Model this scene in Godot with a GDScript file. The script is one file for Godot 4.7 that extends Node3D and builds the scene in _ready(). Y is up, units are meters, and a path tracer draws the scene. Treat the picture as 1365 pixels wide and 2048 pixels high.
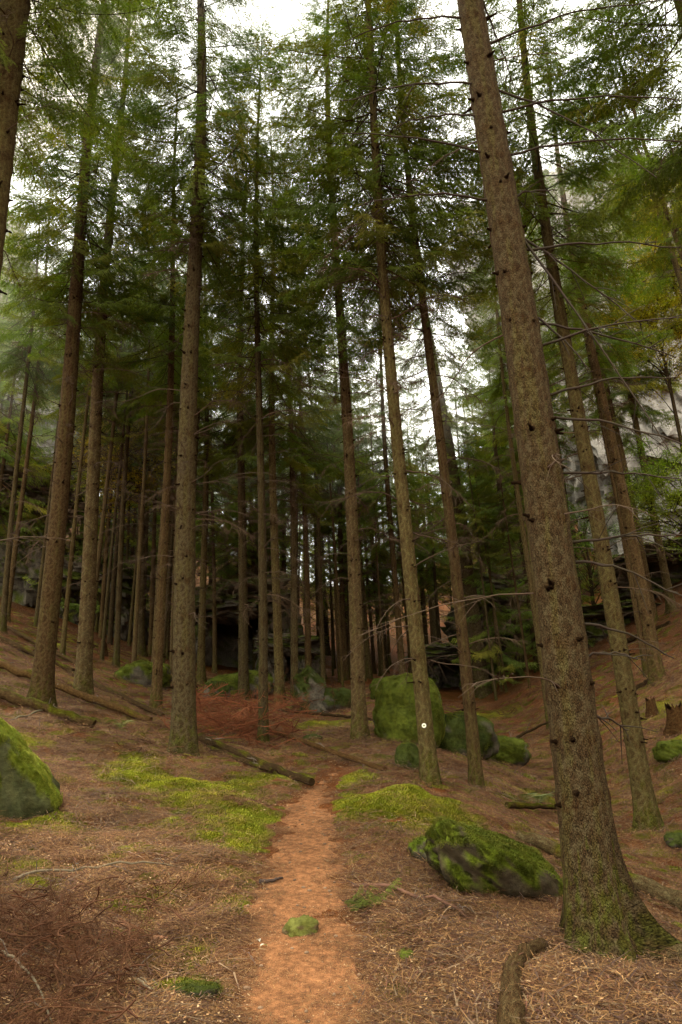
extends Node3D
# A spruce wood in a gully: a needle-strewn path between mossy banks, boulders and fallen logs.
const S := 1.35
var rng := RandomNumberGenerator.new()
var nz := FastNoiseLite.new()
var nzf := FastNoiseLite.new()
var M := {}
var live := []      # green spruce bough meshes
var dead := []      # bare dead bough meshes
var dense_dead := []  # twiggy dead sprays
var names := {}

# ---------------------------------------------------------------- mesh builder
class MB:
	var v := PackedVector3Array()
	var n := PackedVector3Array()
	var c := PackedColorArray()
	var uv := PackedVector2Array()
	var ix := PackedInt32Array()
	func vert(p: Vector3, nn: Vector3, col: Color, t := Vector2.ZERO) -> int:
		v.append(p); n.append(nn); c.append(col); uv.append(t)
		return v.size() - 1
	func tri(a: Vector3, b: Vector3, d: Vector3, col: Color, nn := Vector3.ZERO) -> void:
		var m := nn
		if m == Vector3.ZERO:
			m = (d - a).cross(b - a).normalized()
		var i := v.size()
		v.append(a); v.append(b); v.append(d)
		n.append(m); n.append(m); n.append(m)
		c.append(col); c.append(col); c.append(col)
		uv.append(Vector2(0, 0)); uv.append(Vector2(1, 0)); uv.append(Vector2(0, 1))
		ix.append(i); ix.append(i + 1); ix.append(i + 2)
	func tube(pts: PackedVector3Array, rad: PackedFloat32Array, sides: int, ca: Color, cb: Color, us := 1.0, vs := 1.0) -> void:
		var k := pts.size()
		var t0 := (pts[1] - pts[0]).normalized()
		var side := t0.cross(Vector3.UP if absf(t0.y) < 0.9 else Vector3.RIGHT).normalized()
		var start := v.size()
		var run := 0.0
		for i in k:
			var t := (pts[mini(i + 1, k - 1)] - pts[maxi(i - 1, 0)]).normalized()
			side = (side - t * side.dot(t)).normalized()
			var up := side.cross(t)
			if i > 0:
				run += pts[i].distance_to(pts[i - 1])
			var col := ca.lerp(cb, float(i) / (k - 1))
			for j in sides + 1:
				var a := TAU * j / sides
				var d := side * cos(a) + up * sin(a)
				v.append(pts[i] + d * rad[i]); n.append(d); c.append(col); uv.append(Vector2(us * j / sides, run * vs))
		for i in k - 1:
			for j in sides:
				var q := start + i * (sides + 1) + j
				ix.append(q); ix.append(q + sides + 1); ix.append(q + 1)
				ix.append(q + 1); ix.append(q + sides + 1); ix.append(q + sides + 2)
		for e in [0, k - 1]:
			var t := (pts[1] - pts[0]).normalized() * -1.0 if e == 0 else (pts[k - 1] - pts[k - 2]).normalized()
			var col := ca if e == 0 else cb
			var ci := vert(pts[e], t, col)
			var q: int = start + e * (sides + 1)
			var first := v.size()
			for j in sides + 1:
				vert(v[q + j], t, col, Vector2(v[q + j].x, v[q + j].z))
			for j in sides:
				ix.append(ci); ix.append(first + j); ix.append(first + j + 1)
	func build() -> ArrayMesh:
		for i in range(0, ix.size(), 3):   # faces turn the way their normals point
			var p := ix[i]
			var q := ix[i + 1]
			var r := ix[i + 2]
			if (v[r] - v[p]).cross(v[q] - v[p]).dot(n[p] + n[q] + n[r]) < 0.0:
				ix[i + 1] = r
				ix[i + 2] = q
		var a := []
		a.resize(Mesh.ARRAY_MAX)
		a[Mesh.ARRAY_VERTEX] = v; a[Mesh.ARRAY_NORMAL] = n; a[Mesh.ARRAY_COLOR] = c; a[Mesh.ARRAY_TEX_UV] = uv; a[Mesh.ARRAY_INDEX] = ix
		var m := ArrayMesh.new()
		m.add_surface_from_arrays(Mesh.PRIMITIVE_TRIANGLES, a)
		return m

# ---------------------------------------------------------------- small helpers
func numbered(called: String) -> String:
	names[called] = names.get(called, -1) + 1
	return called if names[called] == 0 else "%s_%03d" % [called, names[called]]
func thing(called: String, label: String, category: String, at: Vector3, group := "") -> Node3D:
	var o := Node3D.new()
	o.name = numbered(called)
	add_child(o)
	o.position = at
	o.set_meta("label", label); o.set_meta("category", category)
	if group: o.set_meta("group", group)
	return o
func part(called: String, mesh: Mesh, mat: Material, parent: Node3D) -> MeshInstance3D:
	var o := MeshInstance3D.new()
	o.name = called
	o.mesh = mesh
	o.material_override = mat
	parent.add_child(o, true)
	return o
func single(called: String, mesh: Mesh, mat: Material, label: String, category: String, at: Vector3, group := "") -> MeshInstance3D:
	var o := MeshInstance3D.new()
	o.name = numbered(called)
	o.mesh = mesh
	o.material_override = mat
	add_child(o)
	o.position = at
	o.set_meta("label", label); o.set_meta("category", category)
	if group: o.set_meta("group", group)
	return o
func many(called: String, mesh: Mesh, mat: Material, xf: Array, cols: Array, parent: Node3D) -> MultiMeshInstance3D:
	var mm := MultiMesh.new()
	mm.transform_format = MultiMesh.TRANSFORM_3D
	mm.use_colors = true
	mm.mesh = mesh
	mm.instance_count = xf.size()
	for i in xf.size():
		mm.set_instance_transform(i, xf[i])
		mm.set_instance_color(i, cols[i])
	var o := MultiMeshInstance3D.new()
	o.multimesh = mm
	o.material_override = mat
	o.name = called
	parent.add_child(o, true)
	return o
func stuff(o: Node, label := "", category := "") -> void:
	o.set_meta("kind", "stuff")
	if label: o.set_meta("label", label)
	if category: o.set_meta("category", category)
func rr(a: float, b: float) -> float:
	return rng.randf_range(a, b)
func sstep(a: float, b: float, x: float) -> float:
	return smoothstep(a, b, x)
func lin(r: float, g: float, b: float) -> Color:
	return Color(r, g, b)

# ---------------------------------------------------------------- terrain
func h0(x: float, f: float) -> float:
	var b := 0.225 * f
	if f > 30.0: b += 0.14 * (f - 30.0)
	if f < 0.0: b = 0.1 * f
	var u := maxf(0.0, -x - 0.7)
	var l := 0.10 * u + 0.03 * u * u if u < 5.0 else 1.25 + 0.4 * (u - 5.0)
	l *= 0.6 + 0.4 * sstep(4, 12, f)
	var g := (x - 2.7) / 1.3
	var r := -0.5 * exp(-g * g) * sstep(3, 6, f) * (1.0 - 0.6 * sstep(14, 24, f))
	u = maxf(0.0, x - 3.6)
	r += 0.22 * u + 0.05 * u * u if u < 5.0 else 2.35 + 0.72 * (u - 5.0)
	r -= 0.10 * maxf(0.0, minf(x, 3.6) - 0.6) * sstep(3, 6, f)
	return b + l + r
var path_pts := [[-0.25, 1.0, 0.55], [-0.26, 4.0, 0.43], [-0.267, 4.526, 0.42], [-0.303, 4.99, 0.425], [-0.352, 5.658, 0.43], [-0.405, 6.366, 0.41], [-0.448, 7.174, 0.37], [-0.481, 8.073, 0.34], [-0.501, 9.035, 0.31], [-0.502, 9.871, 0.28], [-0.478, 10.426, 0.26], [-0.36, 11.4, 0.24], [-0.1, 12.6, 0.22]]
func path_at(f: float) -> Vector2:
	for i in path_pts.size() - 1:
		if f <= path_pts[i + 1][1] or i == path_pts.size() - 2:
			var t := clampf((f - path_pts[i][1]) / (path_pts[i + 1][1] - path_pts[i][1]), 0, 1)
			return Vector2(lerpf(path_pts[i][0], path_pts[i + 1][0], t), lerpf(path_pts[i][2], path_pts[i + 1][2], t))
	return Vector2.ZERO
func off_path(x: float, f: float) -> float:   # metres outside the trodden strip, negative inside
	if f > 12.6: return 9.0
	var p := path_at(f)
	return absf(x - p.x) - p.y
func hill(x: float, f: float) -> float:
	var y := S * h0(x / S, f / S)
	var rough := sstep(-0.1, 0.45, off_path(x, f))
	y += rough * (nz.get_noise_2d(x * 1.0, f * 1.0) * 0.10 + nz.get_noise_2d(x * 4.0, f * 4.0) * 0.035)
	y += nzf.get_noise_2d(x * 3.0, f * 3.0) * (0.006 + 0.016 * rough)
	y -= 0.05 * (1.0 - sstep(-0.12, 0.28, off_path(x, f)))
	# the mossy hump right of the path, and the shallow hollow under the overhanging rock
	var a := (x - 0.55) / 0.55
	var b := (f - 9.45) / 0.55
	y += 0.22 * exp(-a * a - b * b)
	a = (x - 1.45) / 0.4
	b = (f - 6.75) / 0.35
	y -= 0.14 * exp(-a * a - b * b)
	return y
func ground(x: float, f: float, up := 0.0) -> Vector3:
	return Vector3(x, hill(x, f) + up, -f)
func slope_normal(x: float, f: float) -> Vector3:
	var e := 0.12
	return Vector3(hill(x - e, f) - hill(x + e, f), 2.0 * e, -(hill(x, f - e) - hill(x, f + e))).normalized()

# ---------------------------------------------------------------- textures
func tex(img: Image) -> ImageTexture:
	img.generate_mipmaps()
	return ImageTexture.create_from_image(img)
func scale_noise(seed_: int, freq: float, kind: int) -> Image:
	var c := FastNoiseLite.new()
	c.seed = seed_; c.noise_type = FastNoiseLite.TYPE_CELLULAR; c.frequency = freq
	c.cellular_return_type = kind as FastNoiseLite.CellularReturnType
	c.domain_warp_enabled = true; c.domain_warp_amplitude = 16.0; c.domain_warp_frequency = 0.02
	return c.get_seamless_image(512, 512)
func bark_images() -> Array:
	var w := 512
	var edge := scale_noise(11, 0.028, FastNoiseLite.RETURN_DISTANCE2_SUB)
	var tone := scale_noise(11, 0.028, FastNoiseLite.RETURN_CELL_VALUE)
	var edge2 := scale_noise(12, 0.075, FastNoiseLite.RETURN_DISTANCE2_SUB)
	var tone2 := scale_noise(12, 0.075, FastNoiseLite.RETURN_CELL_VALUE)
	var f := FastNoiseLite.new()
	f.seed = 5; f.noise_type = FastNoiseLite.TYPE_SIMPLEX; f.frequency = 0.05; f.fractal_octaves = 5
	var fimg := f.get_seamless_image(w, w)
	var g := FastNoiseLite.new()
	g.seed = 8; g.frequency = 0.010; g.fractal_octaves = 3
	var gimg := g.get_seamless_image(w, w)
	var col := Image.create(w, w, false, Image.FORMAT_RGB8)
	var ht := Image.create(w, w, false, Image.FORMAT_RGB8)
	for y in w:
		for x in w:
			var crack := smoothstep(0.0, 0.22, edge.get_pixel(x, y).r) * (0.45 + 0.55 * smoothstep(0.0, 0.3, edge2.get_pixel(x, y).r))
			var plate := 0.6 * tone.get_pixel(x, y).r + 0.4 * tone2.get_pixel(x, y).r
			var fine := fimg.get_pixel(x, y).r
			var big := gimg.get_pixel(x, y).r
			var k := (0.34 + 0.66 * crack) * (0.58 + 0.44 * plate + 0.5 * (fine - 0.5) + 0.40 * (big - 0.5))
			var cc := Color(0.43, 0.33, 0.228).lerp(Color(0.385, 0.34, 0.238), big) * k
			var lichen := smoothstep(0.60, 0.70, fine * 0.55 + plate * 0.25 + big * 0.3) * crack
			cc = cc.lerp(Color(0.37, 0.345, 0.27), lichen * 0.45)
			col.set_pixel(x, y, Color(cc.r, cc.g, cc.b))
			var t := clampf(crack * (0.45 + 0.4 * plate) + (fine - 0.5) * 0.4, 0, 1)
			ht.set_pixel(x, y, Color(t, t, t))
	return [tex(col), tex(ht)]
func litter_images(seed_: int, base: Color, tones: Array, count: int, longest: float, mottle: float) -> Array:
	var w := 1024
	var r := RandomNumberGenerator.new()
	r.seed = seed_
	var g := FastNoiseLite.new()
	g.seed = seed_; g.frequency = 0.012; g.fractal_octaves = 5
	var gi := g.get_seamless_image(w, w)
	var a := PackedByteArray()
	a.resize(w * w * 3)
	var b := PackedByteArray()
	b.resize(w * w)
	for i in w * w:
		var k := 1.0 + mottle * (gi.get_pixel(i % w, i / w).r - 0.5) + r.randf_range(-0.10, 0.10)
		a[i * 3] = int(clampf(base.r * k, 0, 1) * 255)
		a[i * 3 + 1] = int(clampf(base.g * k, 0, 1) * 255)
		a[i * 3 + 2] = int(clampf(base.b * k, 0, 1) * 255)
		b[i] = int(clampf(k * 60.0, 0, 255))
	for s in count:
		var x := r.randf() * w
		var y := r.randf() * w
		var t := r.randf() * TAU
		var len := r.randf_range(6.0, longest)
		var wide := 1 if r.randf() < 0.75 else 2
		var bend := r.randf_range(-0.02, 0.02)
		var col: Color = tones[r.randi() % tones.size()] * r.randf_range(0.7, 1.25)
		var z := int(90 + 150.0 * s / count)
		for q in int(len):
			x += cos(t); y += sin(t); t += bend
			for k in wide:
				var px := posmod(int(x) + k, w)
				var i := posmod(int(y), w) * w + px
				a[i * 3] = int(clampf(col.r, 0, 1) * 255)
				a[i * 3 + 1] = int(clampf(col.g, 0, 1) * 255)
				a[i * 3 + 2] = int(clampf(col.b, 0, 1) * 255)
				b[i] = z
	return [tex(Image.create_from_data(w, w, false, Image.FORMAT_RGB8, a)), tex(Image.create_from_data(w, w, false, Image.FORMAT_L8, b))]
func grain_images(seed_: int, freq: float, lo: float, hi: float) -> Array:
	var w := 512
	var g := FastNoiseLite.new()
	g.seed = seed_; g.frequency = freq; g.fractal_octaves = 5; g.fractal_gain = 0.6
	var gi := g.get_seamless_image(w, w)
	var g2 := FastNoiseLite.new()
	g2.seed = seed_ + 3; g2.frequency = 0.12; g2.noise_type = FastNoiseLite.TYPE_CELLULAR
	var gj := g2.get_seamless_image(w, w)
	var col := Image.create(w, w, false, Image.FORMAT_RGB8)
	var ht := Image.create(w, w, false, Image.FORMAT_RGB8)
	for y in w:
		for x in w:
			var t := gi.get_pixel(x, y).r * 0.7 + gj.get_pixel(x, y).r * 0.3
			var k := lerpf(lo, hi, t)
			col.set_pixel(x, y, Color(k, k, k))
			ht.set_pixel(x, y, Color(t, t, t))
	return [tex(col), tex(ht)]
func surface(imgs: Array, rough: float, relief: float, scale_ := 0.0, world := true) -> StandardMaterial3D:
	var m := StandardMaterial3D.new()
	m.vertex_color_use_as_albedo = true
	m.roughness = rough
	m.metallic_specular = 0.12
	m.albedo_texture = imgs[0]
	m.heightmap_enabled = true
	m.heightmap_texture = imgs[1]
	m.heightmap_scale = relief
	if scale_ > 0.0:
		m.uv1_triplanar = true
		m.uv1_world_triplanar = world
		m.uv1_scale = Vector3.ONE * scale_
	return m
func plain(rough: float, back := Color.BLACK) -> StandardMaterial3D:
	var m := StandardMaterial3D.new()
	m.vertex_color_use_as_albedo = true
	m.roughness = rough
	m.metallic_specular = 0.25
	m.cull_mode = BaseMaterial3D.CULL_DISABLED
	if back != Color.BLACK:
		m.backlight_enabled = true
		m.backlight = back
	return m

# ---------------------------------------------------------------- boughs
func needles(mb: MB, a: Vector3, b: Vector3, col: Color, size := 1.0) -> void:
	var d := b - a
	var len := d.length()
	d /= len
	var s := d.cross(Vector3.UP)
	s = s.normalized() if s.length() > 0.05 else Vector3.RIGHT
	var u := s.cross(d)
	var k := int(len / 0.016) + 1
	for i in k:
		var p := a + d * (len * (i + rng.randf()) / k)
		for j in 3:
			var t := TAU * (j + rng.randf()) / 3.0
			var o := (s * cos(t) + u * sin(t) * 0.7)
			var tip := p + (o * 0.8 + d * 0.75) * 0.027 * size * rr(0.75, 1.2)
			var wdt := d * 0.0056 * size
			var cc := col * rr(0.7, 1.3)
			cc.a = 1.0
			mb.tri(p - wdt, tip, p + wdt, cc, (o.cross(d)).normalized())
func live_bough(seed_: int) -> ArrayMesh:
	rng.seed = seed_
	var mb := MB.new()
	var L := 1.7
	var bark := lin(0.055, 0.036, 0.02)
	var pts := PackedVector3Array()
	var rad := PackedFloat32Array()
	var sag := rr(0.16, 0.34)
	var lift := rr(0.10, 0.22)
	var wob := rr(-0.12, 0.12)
	for i in 9:
		var t := i / 8.0
		pts.append(Vector3(L * t, lift * t * t * t * L - sag * t * L * (1.0 - 0.35 * t), sin(t * 3.0) * wob))
		rad.append(lerpf(0.011, 0.002, t))
	mb.tube(pts, rad, 4, bark, bark)
	var s := 0.2
	while s < 1.0:
		var i := int(s * 8.0)
		var base := pts[i].lerp(pts[mini(i + 1, 8)], s * 8.0 - i)
		for side in [-1.0, 1.0]:
			if rng.randf() < 0.10: continue
			var l := (0.50 * pow(1.0 - s, 0.7) + 0.10) * rr(0.6, 1.15) * (0.55 + 0.45 * sstep(0.15, 0.4, s))
			var dir := Vector3(rr(0.5, 0.75), rr(-0.55, -0.12), side * rr(0.55, 0.9)).normalized()
			var mid := base + dir * l * 0.55
			var tip := mid + (dir + Vector3(0.1, -0.35, 0)).normalized() * l * 0.45
			var young := lin(0.112, 0.132, 0.026).lerp(lin(0.225, 0.240, 0.048), sstep(0.35, 1.0, s) * rng.randf())
			mb.tri(base, mid, base + Vector3(0.006, 0, 0), bark)
			mb.tri(mid, tip, mid + Vector3(0.004, 0, 0), bark)
			needles(mb, base.lerp(mid, 0.2), mid, young * 0.8)
			needles(mb, mid, tip, young)
			var q := 0.22
			while q < 0.95:
				var at := base.lerp(mid, q / 0.55) if q < 0.55 else mid.lerp(tip, (q - 0.55) / 0.45)
				for z in [-1.0, 1.0]:
					if rng.randf() < 0.15: continue
					var perp: Vector3 = dir.cross(Vector3.UP).normalized() * z
					var dd: Vector3 = (dir * 0.7 + perp * 0.8 + Vector3(0, rr(-0.75, -0.1), 0)).normalized()
					needles(mb, at, at + dd * (0.30 * l * (1.1 - q) + 0.035), young * rr(0.85, 1.15))
				q += 0.075 / maxf(l, 0.15)
		s += 0.043 * rr(0.7, 1.3)
	needles(mb, pts[6], pts[8], lin(0.13, 0.14, 0.03))
	return mb.build()
func dead_bough(seed_: int, twiggy: bool) -> ArrayMesh:
	rng.seed = seed_
	var mb := MB.new()
	var c0 := lin(0.070, 0.045, 0.028)
	var c1 := lin(0.088, 0.060, 0.037)
	var pts := PackedVector3Array()
	var rad := PackedFloat32Array()
	var sag := rr(0.1, 0.45)
	var w1 := rr(-0.18, 0.18)
	var w2 := rr(-0.1, 0.1)
	for i in 10:
		var t := i / 9.0
		pts.append(Vector3(t, 0.10 * sin(t * 2.2) - sag * t * t, w1 * t * t + w2 * sin(t * 6.0)) + Vector3(0, rr(-0.008, 0.008), rr(-0.008, 0.008)) * (1.0 if i > 0 else 0.0))
		rad.append(lerpf(0.0105, 0.0022, pow(t, 0.8)))
	mb.tube(pts, rad, 5, c0, c1)
	for k in (34 if twiggy else 9):
		var s := rr(0.2, 0.97)
		var i := int(s * 9.0)
		var p := pts[i].lerp(pts[mini(i + 1, 9)], s * 9.0 - i)
		var l := rr(0.08, 0.38) * (1.1 - s * 0.6)
		var d := Vector3(rr(0.3, 0.9), rr(-0.7, 0.15), rr(-1, 1)).normalized()
		var tp := PackedVector3Array([p, p + d * l * 0.5 + Vector3(0, rr(-0.01, 0.02), 0), p + d * l + Vector3(0, -0.12 * l, rr(-0.03, 0.03))])
		mb.tube(tp, PackedFloat32Array([0.0036, 0.0026, 0.0012]), 3, c0, c1)
		if twiggy:
			for z in 3:
				var e := tp[1].lerp(tp[2], rng.randf())
				var de := (d + Vector3(rr(-0.6, 0.6), rr(-0.9, 0.1), rr(-0.6, 0.6))).normalized() * rr(0.04, 0.14)
				mb.tri(e, e + de, e + Vector3(0.0035, 0, 0.001), c1)
	return mb.build()

# ---------------------------------------------------------------- spruce trees
func axis_at(o: Dictionary, y: float) -> Vector3:
	var k := y / 10.0
	return Vector3(o.lean * y + 0.10 * sin(k * 2.6 + o.ph) * k, y, o.leanz * y + 0.10 * sin(k * 2.1 + o.ph * 1.7) * k) - Vector3(0, 0, 0)
func radius_at(o: Dictionary, y: float) -> float:
	return o.r * (1.06 - 0.06 * minf(y, 1.0)) * pow(maxf(0.02, 1.0 - y / o.h), 0.62)
func trunk_mesh(o: Dictionary) -> ArrayMesh:
	var mb := MB.new()
	var sides: int = o.sides
	var rings: int = o.rings
	var lobes := [rr(0, TAU), rr(0, TAU), rr(0, TAU)]
	var per: float = maxf(2.0, round(TAU * o.r / 0.42))
	var k0 := rr(0, 50)
	var whorls := []
	var y := rr(0.7, 1.3)
	while y < minf(o.h * 0.9, o.crown + 9.0):
		whorls.append(y)
		y += rr(0.32, 0.62)
	o.whorls = whorls
	for i in rings:
		var t := float(i) / (rings - 1)
		var yy: float = -0.35 + (o.h + 0.35) * pow(t, 1.7)
		var p := axis_at(o, yy)
		var rb := radius_at(o, maxf(yy, 0))
		for j in sides + 1:
			var a := TAU * (j % sides) / sides
			var d := Vector3(cos(a), 0, sin(a))
			var fl := exp(-maxf(yy + 0.12, 0.0) / (0.16 + o.r * 0.75))
			var lob := 0.55 + 0.35 * cos(3.0 * a + lobes[0]) + 0.28 * cos(5.0 * a + lobes[1]) + 0.2 * cos(2.0 * a + lobes[2])
			if o.has("roots"):
				lob = 0.12
				fl = exp(-maxf(yy + 0.05, 0.0) / 0.22)
				for q in o.roots:
					var da: float = absf(angle_difference(a, q[0])) / q[2]
					lob += q[1] * exp(-da * da)
			var r: float = rb + o.r * o.flare * fl * maxf(0.05, lob)
			r *= 1.0 + 0.035 * nz.get_noise_3d(cos(a) * 3.0 + k0, yy * 1.6, sin(a) * 3.0) + 0.03 * nz.get_noise_3d(cos(a) * 14.0 + k0, yy * 9.0, sin(a) * 14.0)
			var wr := 0.0
			if yy > 0.5:
				for w in whorls:
					var dw: float = absf(yy - w - 0.03 * sin(a * 2.0 + w * 7.0)) / 0.05
					if dw < 2.0: wr = maxf(wr, exp(-dw * dw))
			r += o.r * 0.05 * wr
			var g := nz.get_noise_3d(cos(a) * 2.2 + k0, yy * 0.9, sin(a) * 2.2) + 0.5 * nzf.get_noise_3d(cos(a) * 1.4, yy * 2.0 + k0, sin(a) * 1.4)
			var col: Color = o.tint.lerp(lin(0.80, 0.90, 0.50), 0.5 * sstep(0.02, 0.32, g))
			var moss := sstep(0.15, 0.4, nzf.get_noise_3d(cos(a) * 2.0 + k0, yy * 3.0, sin(a) * 2.0) + 0.42 - yy * 0.9)
			col = col.lerp(lin(0.55, 0.80, 0.18), moss * 0.7)
			col = col.lerp(lin(0.50, 0.40, 0.30), wr * sstep(-0.3, 0.2, nzf.get_noise_3d(cos(a) * 3.0, yy * 4.0 + k0, sin(a) * 3.0)))
			mb.vert(p + d * r, (d + Vector3(0, 0.25 * fl, 0)).normalized(), col, Vector2(per * j / sides, yy / 0.55))
	for i in rings - 1:
		for j in sides:
			var q := i * (sides + 1) + j
			mb.ix.append(q); mb.ix.append(q + sides + 1); mb.ix.append(q + 1)
			mb.ix.append(q + 1); mb.ix.append(q + sides + 1); mb.ix.append(q + sides + 2)
	# knots and broken stubs left by shed boughs
	var dark := lin(0.30, 0.23, 0.17)
	for w in whorls:
		var c := axis_at(o, w)
		var rb := radius_at(o, w)
		for q in rng.randi_range(o.get("knots", 3), o.get("knots", 3) + 2):
			var a := rr(0, TAU)
			var d := Vector3(cos(a), rr(-0.25, 0.2), sin(a)).normalized()
			var b := c + Vector3(0, rr(-0.06, 0.06), 0) + Vector3(cos(a), 0, sin(a)) * rb * 0.9
			var st := rr(0.015, 0.07) if rng.randf() < 0.86 else rr(0.06, 0.13)
			var rs: float = clampf(o.r * 0.075, 0.006, 0.014)
			mb.tube(PackedVector3Array([b, b + d * (rb * 0.12 + st * 0.4), b + d * (rb * 0.12 + st)]), PackedFloat32Array([rs * 2.4, rs * 0.95, rs * 0.8]), 6, dark, dark * 0.9)
	return mb.build()
func bough_xf(o: Dictionary, y: float, az: float, pitch: float, len: float, thick := -1.0) -> Transform3D:
	var d := Vector3(cos(az), 0, sin(az))
	var b := Basis(Vector3.UP, -az) * Basis(Vector3(0, 0, 1), pitch) * Basis(Vector3.RIGHT, rr(-0.35, 0.35))
	var t := len if thick < 0.0 else thick
	b = b.scaled_local(Vector3(len, t, t))
	return Transform3D(b, axis_at(o, y) + d * radius_at(o, y) * 0.7)
func spruce(label: String, group: String, x: float, f: float, r: float, lean: float, opt := {}) -> Node3D:
	var sd: int = opt.get("seed", int(absf(x * 131.0) + f * 977.0))
	rng.seed = sd
	var o := {"r": r, "lean": lean, "leanz": rr(-0.012, 0.012), "ph": rr(0, TAU)}
	o.h = opt.get("h", clampf(13.0 + r * 60.0, 15.0, 26.0) * rr(0.92, 1.08))
	o.crown = opt.get("crown", o.h * 0.46)
	o.flare = opt.get("flare", 1.0)
	o.sides = opt.get("sides", 18)
	o.rings = opt.get("rings", 46)
	o.knots = opt.get("knots", 3)
	if opt.has("roots"): o.roots = opt.roots
	o.tint = opt.get("tint", [lin(0.98, 0.93, 0.78), lin(0.92, 0.80, 0.64), lin(0.88, 0.90, 0.80), lin(0.95, 0.98, 0.70)][rng.randi() % 4]) * rr(0.72, 1.12)
	var root := thing("spruce_tree", label, "tree", ground(x, f), group)
	part("trunk", trunk_mesh(o), M.bark, root)
	rng.seed = sd + 7
	# live crown
	var green: float = opt.get("green", 1.0)
	var xf := [[], []]
	var cl := [[], []]
	var y: float = o.crown
	var full: float = opt.get("reach", 1.0)
	var vis: float = opt.get("thick", 0.72 if f > 15.0 else 1.2)
	while y < o.h - 0.25:
		var t: float = (y - o.crown) / (o.h - o.crown)
		var L: float = full * (0.55 + 0.65 * sstep(0.0, 0.22, t)) * pow(1.0 - t, 0.72) * 1.30 + 0.18
		var az := rr(0, TAU)
		var nb := int(round(rr(3.5, 5.4) * vis))
		for q in nb:
			az += TAU / nb + rr(-0.3, 0.3)
			var k := rng.randi() % 2
			var len := L * rr(0.65, 1.2)
			xf[k].append(bough_xf(o, y + rr(-0.14, 0.14), az, lerpf(-0.32, 0.5, t * t) + rr(-0.18, 0.18), len))
			var hue := rng.randf()
			var tone := rr(0.7, 1.25) * green
			cl[k].append(Color(tone * lerpf(0.85, 1.30, hue * hue), tone, tone * lerpf(1.05, 0.75, hue)))
		y += rr(0.34, 0.56)
	var pick := sd % 3
	for k in 2:
		if xf[k].size() > 0:
			stuff(many("crown", live[(pick + k * 2) % live.size()], M.needle, xf[k], cl[k], root))
	# dead lower boughs
	var n_single: int = opt.get("dead", 0)
	var low := []
	for w in o.whorls:
		if w > 1.6 and w < o.crown + 1.5:
			low.append(w)
	for i in n_single:
		if low.is_empty(): break
		var w: float = low[rng.randi() % low.size()]
		var b := part("dead_branch", dead[rng.randi() % dead.size()], M.twig, root)
		b.transform = bough_xf(o, w, rr(0, TAU), rr(-0.35, 0.30), rr(0.5, 1.5), rr(0.6, 1.0))
	var n_mass: int = opt.get("mass", 30)
	if n_mass > 0 and not low.is_empty():
		var a := []
		var b := []
		for i in n_mass:
			var w: float = lerpf(opt.get("mass_from", 2.0), o.crown + 1.0, pow(rng.randf(), 0.6))
			a.append(bough_xf(o, w, rr(0, TAU), rr(-0.5, 0.15), rr(0.5, 1.35)))
			var g := rr(0.6, 1.25)
			b.append(Color(g * 1.05, g, g * 0.92))
		stuff(many("dead_twigs", dense_dead[sd % dense_dead.size()], M.twig, a, b, root))
	return root

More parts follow.
